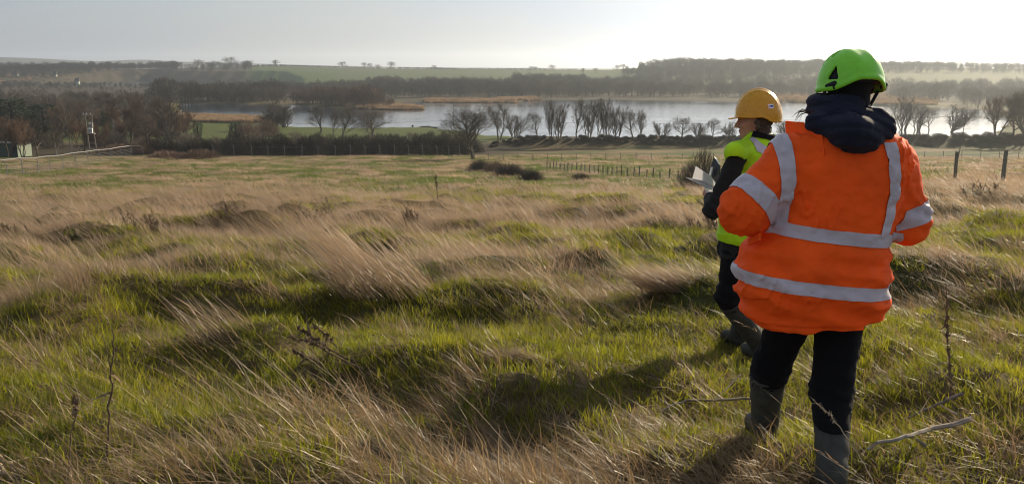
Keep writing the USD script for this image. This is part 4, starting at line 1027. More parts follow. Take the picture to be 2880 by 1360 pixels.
# head and balaclava
hd = W(2392, 236, 4.03); yaw_o = .20
hv, hf = surface_nets(lambda p: head_sdf(p, hd, yaw_o, 1.06), hd - [.12, .14, .22], hd + [.12, .14, .14], .006)
hdp = part(po, 'head', (hv - ob, hf), M_skin, smooth=True)
q = (hv - hd) @ rotz(yaw_o); hn = normals(hv, hf)
k = clip(hv + hn * .008, hf, np.maximum(.055 - q[:, 1], np.maximum(-.075 - q[:, 2], .0 + q[:, 2] - .06)))
part(po, 'balaclava', (k[0] - ob, k[1]), M_snood, smooth=True)
# helmet with vents
Rh = rotz(yaw_o) @ rotx(-.10) @ roty(.03); hcn = W(2391, 238, 4.02)
hr = np.array([.134, .150, .152])
vents = [(-.118, -.060, .040, .024, .020, .026), (.118, -.060, .040, .024, .020, .026)]
slots = [(-.095, .02, .118), (-.108, .045, .105), (-.083, -.008, .128), (.095, .02, .118), (.108, .045, .105), (.083, -.008, .128)]
def helm_o(p):
    q = (p - hcn) @ Rh
    d = ell(q, (0, 0, 0), hr)
    d = d + .004 * np.cos(np.clip(q[:, 0] / .05, -1, 1) * math.pi) * smoothstep(.05, .12, q[:, 2])          # shallow crest channel
    rim = -.004 - .030 * smoothstep(.03, .12, np.abs(q[:, 0])) + .012 * smoothstep(-.05, -.15, q[:, 1])
    d = d - .006 * np.exp(-((q[:, 2] - rim - .012) / .012) ** 2)
    d = np.maximum(np.maximum(d, rim - q[:, 2]), -(d + .010))
    for x, y, z, a, b, c in vents:
        w = np.abs(q - [x, y, z]); tri = np.maximum(w[:, 1] - a * (1 - .75 * smoothstep(-c, c, q[:, 2] - z)), np.maximum(w[:, 2] - c, w[:, 0] - .05))
        d = np.maximum(d, -tri)
    for x, y, z in slots:
        w = np.abs((q - [x, y, z]) @ roty(-.5 * np.sign(x))); d = np.maximum(d, -np.maximum(w[:, 1] - .006, np.maximum(w[:, 2] - .02, w[:, 0] - .03)))
    return d
v, f = surface_nets(helm_o, hcn - [.17, .18, .06], hcn + [.17, .18, .18], .0048); v, f = relax(v, f, 2)
hel = part(po, 'helmet', (v - ob, f), M_green, smooth=35)
v, f = surface_nets(lambda p: np.maximum(ell((p - hcn) @ Rh, (0, 0, 0), hr - .016), -.0 - ((p - hcn) @ Rh)[:, 2]), hcn - .17, hcn + .17, .008)
part(hel, 'helmet_lining', (v - ob, f), M_vent, smooth=True)
for s in (-1, 1):                                               # lamp clips and strap anchors at the sides
    a = hcn + Rh @ np.array([s * .128, -.035, -.012]); b = hcn + Rh @ np.array([s * .118, -.075, -.004])
    v, f = surface_nets(lambda p: np.minimum(cone(p, a, b, .009, .011), cone(p, b, b + [0, 0, -.02], .008, .006)), np.minimum(a, b) - .04, np.maximum(a, b) + .03, .004)
    part(hel, 'lamp_clip', (v - ob, f), M_vent, smooth=True)
    a = hcn + Rh @ np.array([s * .125, -.01, -.03]); b = hcn + Rh @ np.array([s * .075, .03, -.16])
    part(po, 'chin_strap', (lambda z: (z[0] - ob, z[1]))(surface_nets(lambda p: cone(p, a, b, .008, .006), np.minimum(a, b) - .02, np.maximum(a, b) + .02, .005)), M_vent, smooth=True)
# strand of hair blown out beside the hood
rh = np.random.default_rng(5); st = []
for k in range(10):
    a = W(2275, 312 + rh.uniform(-6, 8), 3.98); b = a + [-.035 + rh.normal(0, .008), -.01, .012 + rh.normal(0, .012)]; c = b + [-.02 + rh.normal(0, .01), 0, -.025 + rh.normal(0, .012)]
    st += [[*a, *b, .0016, .0012], [*b, *c, .0012, .0006]]
part(po, 'hair_strand', (lambda z: (z[0] - ob, z[1]))(frustums(np.array(st), 3)), M_hair)
# trousers and boots
def leg(hip, knee, ank, r0, r1, r2): return lambda p: smin(.06, cone(p, hip, knee, r0, r1), cone(p, knee, ank, r1, r2))
def ground_at(px, y): x = W(px, 1250, y)[0]; return hz(x, y)
hipL, hipR = W(2240, 850, 4.0), W(2368, 850, 4.0)
knL, knR = W(2168, 1030, 4.08), W(2338, 1100, 3.88)
anL = W(2150, 1200, 4.17); anL[2] = ground_at(2150, 4.17) + .10
anR = W(2340, 1330, 3.62); anR[2] = ground_at(2340, 3.62) + .10
legs = [leg(hipL, knL, anL, .108, .076, .06), leg(hipR, knR, anR, .112, .082, .06)]
def trousers(p):
    d = smin(.03, legs[0](p), legs[1](p), ell(p, (hipL + hipR) / 2 + [0, 0, .04], (.17, .13, .14)))
    q = p - ob; sag = np.sin((p[:, 2] + .2 * p[:, 0] + .07 * meshkit.noise(q * 9, 2)) * 95) * .0025
    kn = np.exp(-((p[:, 2] - knR[2]) / .16) ** 2)
    return d + sag * (.3 + kn) + wrinkles(q, (.06, .06, .05), 5, .006)
topL, topR = W(2160, 1052, 4.10), W(2340, 1152, 3.84)
def trous(p):
    d = trousers(p)
    return np.maximum(d, np.where(p[:, 0] < (knL[0] + knR[0]) / 2, topL[2] - .05 - p[:, 2], topR[2] - .05 - p[:, 2]))
v, f = surface_nets(trous, [min(hipL[0], knL[0], anL[0]) - .16, 3.55, topR[2] - .08], [max(hipR[0], knR[0]) + .16, 4.5, hipL[2] + .14], .009)
v, f = relax(v, f, 2); part(po, 'trousers', (v - ob, f), M_black, smooth=True)
def boot(parent, base, tp, an, td, r0, r1):
    def fn(p):
        d = boot_sdf(p, tp, an, td, r0, r1)
        u = (np.asarray(tp) - an) / np.linalg.norm(np.asarray(tp) - an); s = (p - an) @ u; L = np.linalg.norm(np.asarray(tp) - an)
        d = d - .004 * np.exp(-((s - L + .012) / .008) ** 2) + .005 * np.exp(-((s - .10) / .09) ** 2) * np.sin(s * 70 + 3 * meshkit.noise((p - base) * 9, 1)) * .5
        d = np.maximum(d, s - L)
        return np.maximum(d, np.where(s > L - .06, -(d + .006), -1)) + wrinkles(p - base, (.1, .1, .1), 9, .0015)
    v, f = surface_nets(fn, np.minimum(tp, an) - [.17, .26, .13], np.maximum(tp, an) + [.17, .26, .03], .008); v, f = relax(v, f, 2)
    b = part(parent, 'boot', (v - base, f), M_boot, smooth=True)
    lo = v[:, 2].min(); k = clip(v + normals(v, f) * .004, f, lo + .028 - v[:, 2]); part(b, 'sole', (k[0] - base, k[1]), M_sole, smooth=40)
boot(po, ob, topL, anL, (-.02, 1), .083, .062)
boot(po, ob, topR, anR, (.1, 1), .080, .062)
for ha, el, ts in ((haL, elL, 1), (haR, elR, -1)):
    d = ha - el; d /= np.linalg.norm(d); v, f = hand_mesh(ha + d * .05, d + [0, 0, -.15], np.cross(d, [0, 0, 1.]), .55, ts, .005)
    part(po, 'hand', (v - ob, f), M_skin, smooth=True)

# ------------------------------------------------------------------ the man in yellow
YB2 = 6.3
yb = np.array([W(2085, 930, YB2)[0], YB2, 0.]); yb[2] = hz(yb[0], yb[1])
py_ = thing('person', 'man in yellow helmet and lime vest over dark sweater, in left profile, reading papers', 'person', yb)
yaw_y = math.radians(62)                         # turned to the left
F = np.array([-math.sin(yaw_y), math.cos(yaw_y), 0.]); Lf = np.array([-math.cos(yaw_y), -math.sin(yaw_y), 0.])
nk = W(2144, 384, 6.33)
pelv = W(2085, 690, 6.33)
axis = nk - pelv; TL = np.linalg.norm(axis); axis /= TL
def torso_frame(p):
    q = p - pelv; s = q @ axis; r = q - s[:, None] * axis
    return s / TL, r @ F, r @ Lf
fa_ = PchipInterpolator([-.15, 0, .2, .45, .7, .85, .95, 1.05], [.13, .135, .14, .145, .14, .12, .09, .06])
fb_ = PchipInterpolator([-.15, 0, .2, .45, .7, .85, .95, 1.05], [.185, .19, .185, .195, .215, .205, .13, .07])
def torso_y(p, grow_=0.0):
    s, a, b = torso_frame(p); sc = np.clip(s, -.15, 1.05); A, B = fa_(sc) + grow_, fb_(sc) + grow_
    k = (np.abs((a - .02 * np.sin(sc * 3.1)) / A) ** 2.4 + np.abs(b / B) ** 2.4) ** (1 / 2.4)
    return np.maximum((k - 1) * A * .9, np.maximum(-.12 - s, s - 1.03) * TL)
sL, eL, hL = W(2072, 446, 6.12), W(2006, 590, 6.10), W(1996, 556, 6.36)
sR, eR, hR = W(2178, 428, 6.52), W(2175, 590, 6.62), W(2060, 560, 6.80)
def armsY(p):
    return np.minimum(smin(.05, cone(p, sL, eL, .064, .055), cone(p, eL, hL, .056, .042)), smin(.05, cone(p, sR, eR, .078, .064), cone(p, eR, hR, .064, .043)))
def sweater(p):
    d = smin(.035, torso_y(p), armsY(p)); q = p - yb
    e = np.linalg.norm(p - eL, axis=1)
    return d + wrinkles(q, (.09, .09, .06), 23, .008) + .008 * np.exp(-(e / .12) ** 2) * np.sin((p[:, 2] * 1.2 + p[:, 0]) * 75)
v, f = surface_nets(sweater, pelv - [.42, .45, .10], nk + [.3, .55, .02], .010); v, f = relax(v, f, 2)
part(py_, 'sweater', (v - yb, f), M_dark, smooth=True)
def vest(p):
    d = torso_y(p, .024); s, a, b = torso_frame(p); q = p - yb
    d = d + wrinkles(q, (.14, .14, .09), 33, .010) + .004 * np.sin((s * TL + .1 * meshkit.noise(q * 7, 3)) * 40) * smoothstep(.5, .1, s)
    sh = W(2062, 440, 6.12); hole = cone(p, sL + Lf * .05 + [0, 0, -.035], eL + Lf * .02, .078, .085)
    hole2 = cone(p, sR - Lf * .02, eR, .088, .085)
    neck = ell(p, nk + F * .03 + [0, 0, .04], (.085, .085, .12))
    d = smin(.03, d, cone(p, nk - Lf * -.0 + Lf * .08 + [0, 0, -.03], sL + [-.01, -.01, .04], .040, .078), cone(p, nk - Lf * .08 + [0, 0, -.03], sR + [0, 0, .03], .035, .055))
    d = np.maximum(d, np.maximum(-hole - .012, -hole2 - .012))
    d = np.maximum(d, -neck)
    return np.maximum(d, (.03 - s) * TL)
vv, vf = surface_nets(vest, pelv - [.36, .36, .02], nk + [.28, .42, .06], .008); vv, vf = relax(vv, vf, 2); vn = normals(vv, vf)
vst = part(py_, 'vest', (vv - yb, vf), M_lime, smooth=True)
s_, a_, b_ = torso_frame(vv)
q1, q2 = W(2089, 388, 6.2), W(2118, 462, 6.17); nb = np.cross(q2 - q1, F); nb /= np.linalg.norm(nb)
for fields in ([.030 - np.abs((vv - q1) @ nb), s_ - .42, .03 - a_], [.028 - np.abs(b_ + .105), s_ - .42, .02 - a_ + .5 * (s_ > .9)], [.028 - np.abs(s_ - .40) * TL, 1 - 0 * s_], [.026 - np.abs(s_ - .15) * TL - 1.0 * (s_ < 2), 1 - 0 * s_]):
    k = patch_on(vv, vf, vn, fields, .004)
    if len(k[1]): part(vst, 'reflective_band', (k[0] - yb, k[1]), M_tape, smooth=True)
# black bag strap across the back
pa, pb = W(2120, 375, 6.2), W(2200, 408, 6.35)
nrm = np.cross(pb - pa, F); nrm /= np.linalg.norm(nrm); k = patch_on(vv, vf, vn, [.026 - np.abs((vv - pa) @ nrm), .04 - a_, (s_ - .35)], .007)
part(py_, 'bag_strap', (k[0] - yb, k[1]), M_black, smooth=True)
# folded note in the back pocket of the vest
pk = [W(2138, 433, 6.16), W(2160, 424, 6.22), W(2164, 446, 6.22), W(2140, 456, 6.16)]
part(py_, 'pocket_note', sheet([[pk[0] - yb, pk[1] - yb], [pk[3] - yb, pk[2] - yb]], .006, 1), M_paper)
# trousers and boots
hpL, hpR = pelv + Lf * .09 + [0, 0, -.04], pelv - Lf * .09 + [0, 0, -.04]
kL, kR = W(2044, 836, 6.22), W(2105, 830, 6.62)
aL, aR = W(2140, 945, 6.34), W(2078, 925, 6.80)
aL[2] = hz(aL[0], aL[1]) + .12; aR[2] = hz(aR[0], aR[1]) + .10
lg = [leg(hpL, kL, aL, .105, .072, .06), leg(hpR, kR, aR, .105, .072, .06)]
def trous_y(p):
    d = smin(.03, lg[0](p), lg[1](p), ell(p, pelv + [0, 0, -.02], (.165, .165, .13))); q = p - yb
    d = d + wrinkles(q, (.08, .08, .06), 43, .009) + .006 * np.sin((p[:, 2] + .3 * p[:, 0]) * 70 + 4 * meshkit.noise(q * 6, 5)) * np.exp(-((p[:, 2] - kL[2] - .03) / .15) ** 2)
    return np.maximum(d, kL[2] - .075 + .35 * (p[:, 0] - kL[0]) * 0 - p[:, 2])
v, f = surface_nets(trous_y, [kL[0] - .16, 5.85, kL[2] - .09], [pelv[0] + .3, 6.95, pelv[2] + .13], .010); v, f = relax(v, f, 2)
part(py_, 'trousers', (v - yb, f), M_black, smooth=True)
boot(py_, yb, kL + (aL - kL) * .10, aL, (-.3, 1), .082, .064); boot(py_, yb, kR + (aR - kR) * .10, aR, (-.3, 1), .082, .062)
# head, hair, helmet
hdy = W(2122, 340, 6.33); yh = math.radians(74)
hv, hf = surface_nets(lambda p: head_sdf(p, hdy, yh, 1.04, -.06), hdy - [.16, .16, .21], hdy + [.16, .16, .15], .0052)
hv, hf = relax(hv, hf, 1); part(py_, 'head', (hv - yb, hf), M_skin, smooth=True)
qh = (hv - hdy) @ (rotz(yh) @ rotx(-.06)); hn = normals(hv, hf)
curl = meshkit.fbm(qh * 60, 3, 9)
k = clip(hv + hn * (.006 + .028 * curl)[:, None], hf, np.maximum(np.minimum(-.012 - qh[:, 1] + .02 * (curl - .5), .115 + qh[:, 2] + .05 * (curl - .5)), qh[:, 2] - .045) - .0 + np.minimum(0, .05 - np.abs(qh[:, 2] + .01)) * 0)
part(py_, 'hair', (k[0] - yb, k[1]), M_hair, smooth=True)
Ry = rotz(yh) @ rotx(-.05); hcy = W(2130, 326, 6.33); ry = np.array([.128, .152, .185])
def rim_y(q): return -.008 + .0 * q[:, 0] - .040 * smoothstep(-.03, -.12, q[:, 1])
def helm_y(p):
    q = (p - hcy) @ Ry; d = ell(q, (0, -.006, 0), ry)
    d = d - .005 * np.exp(-(q[:, 0] / .016) ** 2) * smoothstep(.02, .06, q[:, 2]) - .003 * np.exp(-((np.abs(q[:, 0]) - .05) / .010) ** 2) * smoothstep(.06, .1, q[:, 2])
    d = d - .006 * smoothstep(-.10, -.14, q[:, 1]) * smoothstep(.06, .02, q[:, 2])
    rim = rim_y(q); d = d - .004 * np.exp(-((q[:, 2] - rim - .006) / .008) ** 2)
    d = np.maximum(np.maximum(d, rim - q[:, 2]), -(d + .008))
    pk = np.maximum(np.hypot(q[:, 0] / 1.15, (q[:, 1] - .075)) - .118, np.abs(q[:, 2] - (-.003 - .16 * (q[:, 1] - .13))) - .0045)
    return smin(.008, d, np.maximum(pk, .118 - q[:, 1]))
v, f = surface_nets(helm_y, hcy - [.22, .2, .08], hcy + [.2, .2, .21], .0055); v, f = relax(v, f, 2)
hy = part(py_, 'helmet', (v - yb, f), M_yellow, smooth=True)
n_ = normals(v, f); q = (v - hcy) @ Ry
# white sticker with a red and a blue mark on the left rear side of the shell
cst = W(2169, 300, 6.2); nearest = v[np.argmin(np.linalg.norm((v - cst)[:, [0, 2]], axis=1) + (v[:, 1] > 6.3) * 9)]
ux = np.array([1., .25, .07]); ux /= np.linalg.norm(ux); uz = np.array([0, 0, 1.])
def on_helm(x0, x1, z0, z1, lift): return patch_on(v, f, n_, [np.minimum((v - nearest) @ ux - x0, x1 - (v - nearest) @ ux), np.minimum((v - nearest) @ uz - z0, z1 - (v - nearest) @ uz), 6.33 - v[:, 1]], lift)
for nm, mt, (x0, x1, z0, z1), lf in (('sticker', M_paper, (-.020, .020, -.014, .014), .0025), ('sticker_mark', M_red, (-.016, -.010, -.008, .008), .004), ('sticker_mark', M_blue, (-.005, .016, -.005, .007), .004)):
    k = on_helm(x0, x1, z0, z1, lf)
    if len(k[1]): part(hy, nm, (k[0] - yb, k[1]), mt)
# hands
d = hL - eL; d /= np.linalg.norm(d); v, f = hand_mesh(hL + d * .03, d + [-.25, 0, .25], np.array([.0, .35, 1.]), .75, -1, .0035); part(py_, 'hand', (v - yb, f), M_skin, smooth=True)
d = hR - eR; d /= np.linalg.norm(d); v, f = hand_mesh(hR + d * .03, d, np.array([0, .35, 1.]), .75, 1, .005); part(py_, 'hand', (v - yb, f), M_skin, smooth=True)
# papers and clipboard
def quad(a, b, c, d_, thick=.002): return sheet([[a, b], [d_, c]], thick, 2)
def rel(z, b): return z[0] - b, z[1]
b0 = W(1985, 525, 6.42)
pp = thing('papers', 'white folded papers held open in the hand of the man in the yellow helmet', 'papers', b0)
part(pp, 'upper_sheet', rel(quad(W(1957, 467, 6.46), W(2000, 496, 6.36), W(2020, 525, 6.34), W(1946, 506, 6.50)), b0), M_sheet)
part(pp, 'lower_sheet', rel(quad(W(1927, 498, 6.56), W(1975, 508, 6.40), W(2018, 531, 6.33), W(1985, 527, 6.36)), b0), M_sheet)
part(pp, 'hanging_sheet', rel(quad(W(1981, 524, 6.38), W(2016, 530, 6.34), W(2010, 549, 6.35), W(1990, 553, 6.38)), b0), M_sheet)
b0 = W(2008, 480, 6.46)
cb = thing('clipboard', 'black clipboard with white clip behind the papers', 'clipboard', b0)
part(cb, 'board', rel(quad(W(2009, 440, 6.52), W(2026, 464, 6.44), W(2020, 520, 6.42), W(1991, 499, 6.50), .006), b0), M_board)
part(cb, 'clip', rel(quad(W(2001, 470, 6.47), W(2005, 470, 6.45), W(1999, 495, 6.45), W(1993, 497, 6.47), .008), b0), M_metal)
part(cb, 'note', rel(quad(W(2014, 444, 6.49), W(2022, 455, 6.45), W(2022, 462, 6.45), W(2016, 452, 6.48), .003), b0), M_paper)
# ------------------------------------------------------------------ grass
green_grass = leaf_look('green_grass_look', (.070, .085, .012), (.165, .165, .028), (2.2, 2.1, .8), .5, 1.6, .45, .35)
straw_grass = leaf_look('straw_look', (.20, .140, .080), (.36, .27, .165), (1.15, 1.05, .85), .35, .8, .45, .4)
pasture_grass = leaf_look('pasture_look', (.060, .085, .016), (.125, .145, .034), (1.5, 1.6, .8), .42, .35, .45, .3)
pink_straw = leaf_look('dry_bent_look', (.30, .225, .16), (.46, .355, .255), (1.1, 1.0, .85), .4, .3, .5, .3)
dead_stem = wood_look('dead_stem_look', (.10, .07, .045), (.19, .135, .09), scale=40)
pale_stem = wood_look('pale_stem_look', (.26, .20, .13), (.42, .34, .24), scale=40)
WIND = np.array([-1., -.12, 0.])
def tuft(seed, n, rad, h0, h1, w, lean, spread=.45, curl=.35, nseg=2):
    rng = np.random.default_rng(seed); a = rng.uniform(0, 6.28, n); r = rad * np.sqrt(rng.uniform(0, 1, n))
    b = np.stack([r * np.cos(a), r * np.sin(a), np.full(n, -.03)], -1)
    L = rng.uniform(h0, h1, n)
    g = rng.normal(0, spread, (n, 3)) * [1, 1, .15] + [0, 0, 1] + WIND * lean * rng.uniform(.4, 1.4, (n, 1)); g /= np.linalg.norm(g, axis=1, keepdims=True)
    c = rng.normal(0, .15, (n, 3)) * [1, 1, 0] + WIND * curl * rng.uniform(.2, 1.2, (n, 1)) + [0, 0, -.22]
    return blades(b, g, L, w * rng.uniform(.7, 1.3, n), c, rng, nseg)
def culms(seed, n, rad, h0, h1, lean, head=True, w=.0032):
    """Tall flowering stalks with narrow seed heads, bent by the wind."""
    rng = np.random.default_rng(seed); b = np.stack([rng.uniform(-rad, rad, n), rng.uniform(-rad, rad, n), np.full(n, -.03)], -1)
    L = rng.uniform(h0, h1, n); le = lean * rng.uniform(.6, 1.35, n)
    g = rng.normal(0, .13, (n, 3)) * [1, 1, 0] + [0, 0, 1] + WIND * le[:, None]; g /= np.linalg.norm(g, axis=1, keepdims=True)
    c = WIND * (.22 * rng.uniform(.3, 1.4, n))[:, None] + [0, 0, -.10]
    ms = [blades(b, g, L, w, c, rng, 3)]
    if head:
        k = rng.uniform(0, 1, n) < .55; bb, gg, cc, LL = b[k], g[k], c[k], L[k]
        for j in range(7):
            t = .80 + .03 * j; p = bb + gg * (LL * t)[:, None] + cc * (LL * t * t)[:, None]; d = gg + cc * 2 * t; d /= np.linalg.norm(d, axis=1, keepdims=True)
            e = d + rng.normal(0, .3, d.shape); ms.append(blades(p, e / np.linalg.norm(e, axis=1, keepdims=True), LL * .05, .0065, 0 * d, rng, 1))
    return join(ms)
gr = np.random.default_rng(2024)
def spread_points(d0, d1, step, half=35.0):
    """Jittered points on the ground in the part of the field in front, d0 to d1 metres off."""
    w = d1 * math.tan(math.radians(half)); nx, ny = int(2 * w / step), int((d1 - d0) / step) + 1
    X, Y = np.meshgrid(np.linspace(-w, w, nx), np.linspace(d0 * .8, d1, ny)); X = X + gr.uniform(-.55, .55, X.shape) * step; Y = Y + gr.uniform(-.55, .55, Y.shape) * step
    x, y = X.ravel(), Y.ravel(); r = np.hypot(x, y); ok = (r > d0) & (r <= d1) & (np.abs(x) < y * math.tan(math.radians(half)) + .5)
    return x[ok], y[ok]
def strawness(x, y):
    P = np.stack([x, y, 0 * x], -1); d = np.hypot(x, y)
    n = .55 * meshkit.fbm(P / [2.2, 1.5, 1] + 5, 3, 41) + .45 * meshkit.fbm(P / [6., 3.5, 1], 3, 43)
    bias = np.interp(d, [3, 6, 9, 13, 16, 28, 40, 75, 100, 130, 180], [-.22, -.25, -.27, -.20, .12, .29, .0, -.28, -.33, -.28, -.10])
    right = smoothstep(.38, .5, x / np.maximum(y, 1)) * smoothstep(9, 18, d) * .18
    return np.clip((n - .5) * 5.0 + .5 + bias * 1.6 + right, .05, .96)
def feet_clear(x, y):
    ok = np.ones(len(x), bool)
    for p, r in ((anL, .10), (anR, .10), (aL, .12), (aR, .10)): ok &= np.hypot(x - p[0], y - p[1]) > r
    return ok
def lay(name, label, protos, mat, x, y, s, sz, yaw_sd=.75):
    z = height(x, y); n = len(x)
    instancer('/World/' + name, [(m, mat) for m in protos], np.stack([x, y, z], -1), gr.normal(0, yaw_sd, n), np.stack([s, s, sz], -1), gr.integers(0, len(protos), n), label)
G_near = [tuft(400 + k, 74, .11, .05, .155, .0056, .14, .50, .16) for k in range(5)]
S_near = [tuft(420 + k, 54, .12, .10, .30, .0038, .7, .55, .4) for k in range(5)]
T_near = [tuft(440 + k, 46, .16, .14, .34, .0045, 1.6, .9, .5) for k in range(4)]        # laid-over thatch
C_near = [culms(460 + k, 6, .28, .42, .85, .70, w=.0030) for k in range(5)]
G_mid = [tuft(500 + k, 80, .24, .08, .19, .008, .2, .45, .2) for k in range(4)]
S_mid = [tuft(520 + k, 66, .26, .12, .32, .0065, .7, .5, .4) for k in range(4)]
C_mid = [culms(540 + k, 26, .5, .32, .6, .60, w=.0042) for k in range(4)]
def zone(d0, d1, step, G, S, s_range, tag_=''):
    x, y = spread_points(d0, d1, step); ok = feet_clear(x, y); x, y = x[ok], y[ok]
    st = strawness(x, y); pick = gr.uniform(0, 1, len(x)) < st
    tall = .75 + .6 * meshkit.noise(np.stack([x / .8, y / .7, 0 * x], -1), 51)
    return x, y, pick, tall, gr.uniform(*s_range, len(x))
gx_, gs_ = [], []
for d0, d1, step, G, S, sr, nm in ((2.6, 9, .115, G_near, S_near, (.8, 1.25), 'near'), (9, 17, .20, G_mid, S_mid, (.75, 1.1), 'middle'), (17, 34, .34, G_mid, S_mid, (1.0, 1.5), 'brow')):
    x, y, pick, tall, s = zone(d0, d1, step, G, S, sr)
    zs = s if nm == 'near' else np.minimum(s, 1.15)
    g_ = ~pick; words = {'near': 'close in front', 'middle': 'in the middle of the slope', 'brow': 'on the brow of the slope'}[nm]
    lay('green_grass', 'short fresh green grass ' + words, G, green_grass, x[g_], y[g_], s[g_], (zs * tall)[g_])
    lay('dry_grass', 'dry straw coloured grass bent to the left ' + words, S, straw_grass if nm == 'near' else pink_straw, x[pick], y[pick], s[pick], (zs * tall)[pick])
# flattened thatch and tall flowering stalks
x, y = spread_points(2.6, 12, .26); st = strawness(x, y); k = (gr.uniform(0, 1, len(x)) < st * .8) & feet_clear(x, y); lay('dry_grass', 'flattened grey straw lying between the tussocks', T_near, straw_grass, x[k], y[k], gr.uniform(.8, 1.5, k.sum()), gr.uniform(.6, 1.0, k.sum()), 1.6)
x, y = spread_points(2.8, 12, .36); st = strawness(x, y); cl = meshkit.fbm(np.stack([x / 1.6, y / 1.3, 0 * x], -1), 2, 61)
k = (gr.uniform(0, 1, len(x)) < np.clip((cl - .34) * 3.4, .05, .96)) & feet_clear(x, y); lay('grass_stalks', 'tall pale flowering grass stalks leaning left, close in front', C_near, straw_grass, x[k], y[k], gr.uniform(.8, 1.15, k.sum()), gr.uniform(.75, 1.15, k.sum()), .45)
x, y = spread_points(10, 30, .62); st = strawness(x, y); k = gr.uniform(0, 1, len(x)) < .15 + .8 * st ** 1.5; lay('grass_stalks', 'haze of tall dry stalks along the brow of the slope', C_mid, pink_straw, x[k], y[k], gr.uniform(.9, 1.3, k.sum()), gr.uniform(.8, 1.15, k.sum()), .3)
# the fields below the brow
G_far = [tuft(600 + k, 150, .95, .10, .24, .040, .3, .5, .3, 1) for k in range(3)]
S_far = [tuft(620 + k, 150, .95, .18, .50, .034, .7, .5, .4, 1) for k in range(3)]
x, y = spread_points(34, 182, 1.25, 33); st = strawness(x, y); pick = gr.uniform(0, 1, len(x)) < st; s = gr.uniform(.6, 1.7, len(x))
lay('green_grass', 'green pasture of the lower fields', G_far, pasture_grass, x[~pick], y[~pick], s[~pick], s[~pick])
lay('dry_grass', 'dry tussocks of the lower fields', S_far, pink_straw, x[pick], y[pick], s[pick], s[pick])

# ------------------------------------------------------------------ single plants and sticks close to the camera
def stalk_thing(name, label, cat, pts, r0, r1, mat, heads=None, leaves=0, seed=0, forks=(), into=None):
    """A dead plant stalk through points on the lines of sight, with seed heads or shrivelled leaves as parts."""
    rg = np.random.default_rng(seed); p = np.asarray(pts, float); base = p[0]; q = p - base
    tt = np.linspace(0, len(q) - 1, 5 * (len(q) - 1) + 1); cur = np.stack([PchipInterpolator(np.arange(len(q)), q[:, k])(tt) for k in range(3)], -1) + np.vstack([[0, 0, 0], rg.normal(0, .003, (len(tt) - 1, 3))])
    rad = np.linspace(r0, r1, len(cur))
    if into is None: t = thing(name, label, cat, base)
    else: t, shift = into; cur = cur + base - shift
    part(t, 'stem', frustums(np.column_stack([cur[:-1], cur[1:], rad[:-1], rad[1:]]), 6), mat)
    for fk in forks:
        f_ = np.asarray(fk, float) - base; part(t, 'side_stem', frustums(np.column_stack([f_[:-1], f_[1:], np.linspace(r0, r1, len(f_))[:-1] * .6, np.linspace(r0, r1, len(f_))[1:] * .6]), 5), mat)
    if heads:
        n, lo, hi, w = heads; s = rg.uniform(lo, hi, n) * (len(cur) - 1); k = s.astype(int).clip(0, len(cur) - 2); b = cur[k] + (cur[k + 1] - cur[k]) * (s - k)[:, None]
        d = rg.normal(0, 1, (n, 3)) + (cur[-1] - cur[0]) / np.linalg.norm(cur[-1] - cur[0]) * .7; d /= np.linalg.norm(d, axis=1, keepdims=True)
        tag(part(t, 'seed_head', blades(b, d, rg.uniform(.5, 1.3, n) * w, w * .32, rg.normal(0, .2, (n, 3)), rg, 2), mat), kind='stuff')
    for _ in range(leaves):
        k = rg.integers(1, len(cur) - 1); d = rg.normal(0, 1, 3) * [1, 1, .3] + [0, 0, -.3]
        part(t, 'withered_leaf', blades(cur[k][None], d[None] / np.linalg.norm(d), np.array([.09]), np.array([.022]), rg.normal(0, .4, (1, 3)), rg, 3), mat)
    return t
def G(px, py, y=None, lift=0.0):
    p = on_ground(px, py, True) if y is None else at_y(px, py, y); p[2] += lift; return p
a = G(297, 1352); yb_ = a[1]
stalk_thing('dead_dock', 'tall bare forked dead stalk at the lower left', 'dead plant', [a, G(303, 1250, yb_), G(311, 1120, yb_), G(313, 1035, yb_), G(320, 985, yb_ + .02), G(316, 925, yb_ + .02)], .005, .002, dead_stem, (40, .1, .7, .014), 3, 1, [[G(312, 1040, yb_), G(303, 990, yb_), G(285, 935, yb_ - .03)]])
a = G(195, 1372); yb_ = a[1]
stalk_thing('dead_thistle', 'dead thistle with shaggy grey head at the lower left corner', 'dead plant', [a, G(196, 1290, yb_), G(202, 1210, yb_), G(214, 1150, yb_), G(208, 1105, yb_)], .0045, .002, dead_stem, (70, .66, .88, .032), 2, 2)
a = G(2678, 1152); yb_ = a[1]
stalk_thing('dead_dock', 'tall thin dead stalk right of the person in orange', 'dead plant', [a, G(2672, 1060, yb_), G(2665, 960, yb_), G(2664, 880, yb_), G(2663, 795, yb_)], .006, .002, dead_stem, (150, .15, .85, .03), 8, 3)
a = G(1231, 560)
stalk_thing('dead_dock', 'dark upright dock stalk standing on the brow at the centre', 'dead plant', [a, at_y(1228, 530, a[1]), at_y(1225, 498, a[1])], .012, .006, dead_stem, (40, .55, 1., .07), 4, 4)
a = G(2115, 1150)
stalk_thing('fallen_stick', 'thin brown stick lying left of the boots of the person in orange', 'stick', [G(1858, 1182, None, .05), G(1930, 1165, None, .08), G(2010, 1160, None, .07), G(2112, 1148, None, .06)], .005, .008, old_wood, None, 0, 5, [[G(2005, 1160, None, .07), G(2060, 1128, None, .12), G(2080, 1115, None, .14)]])
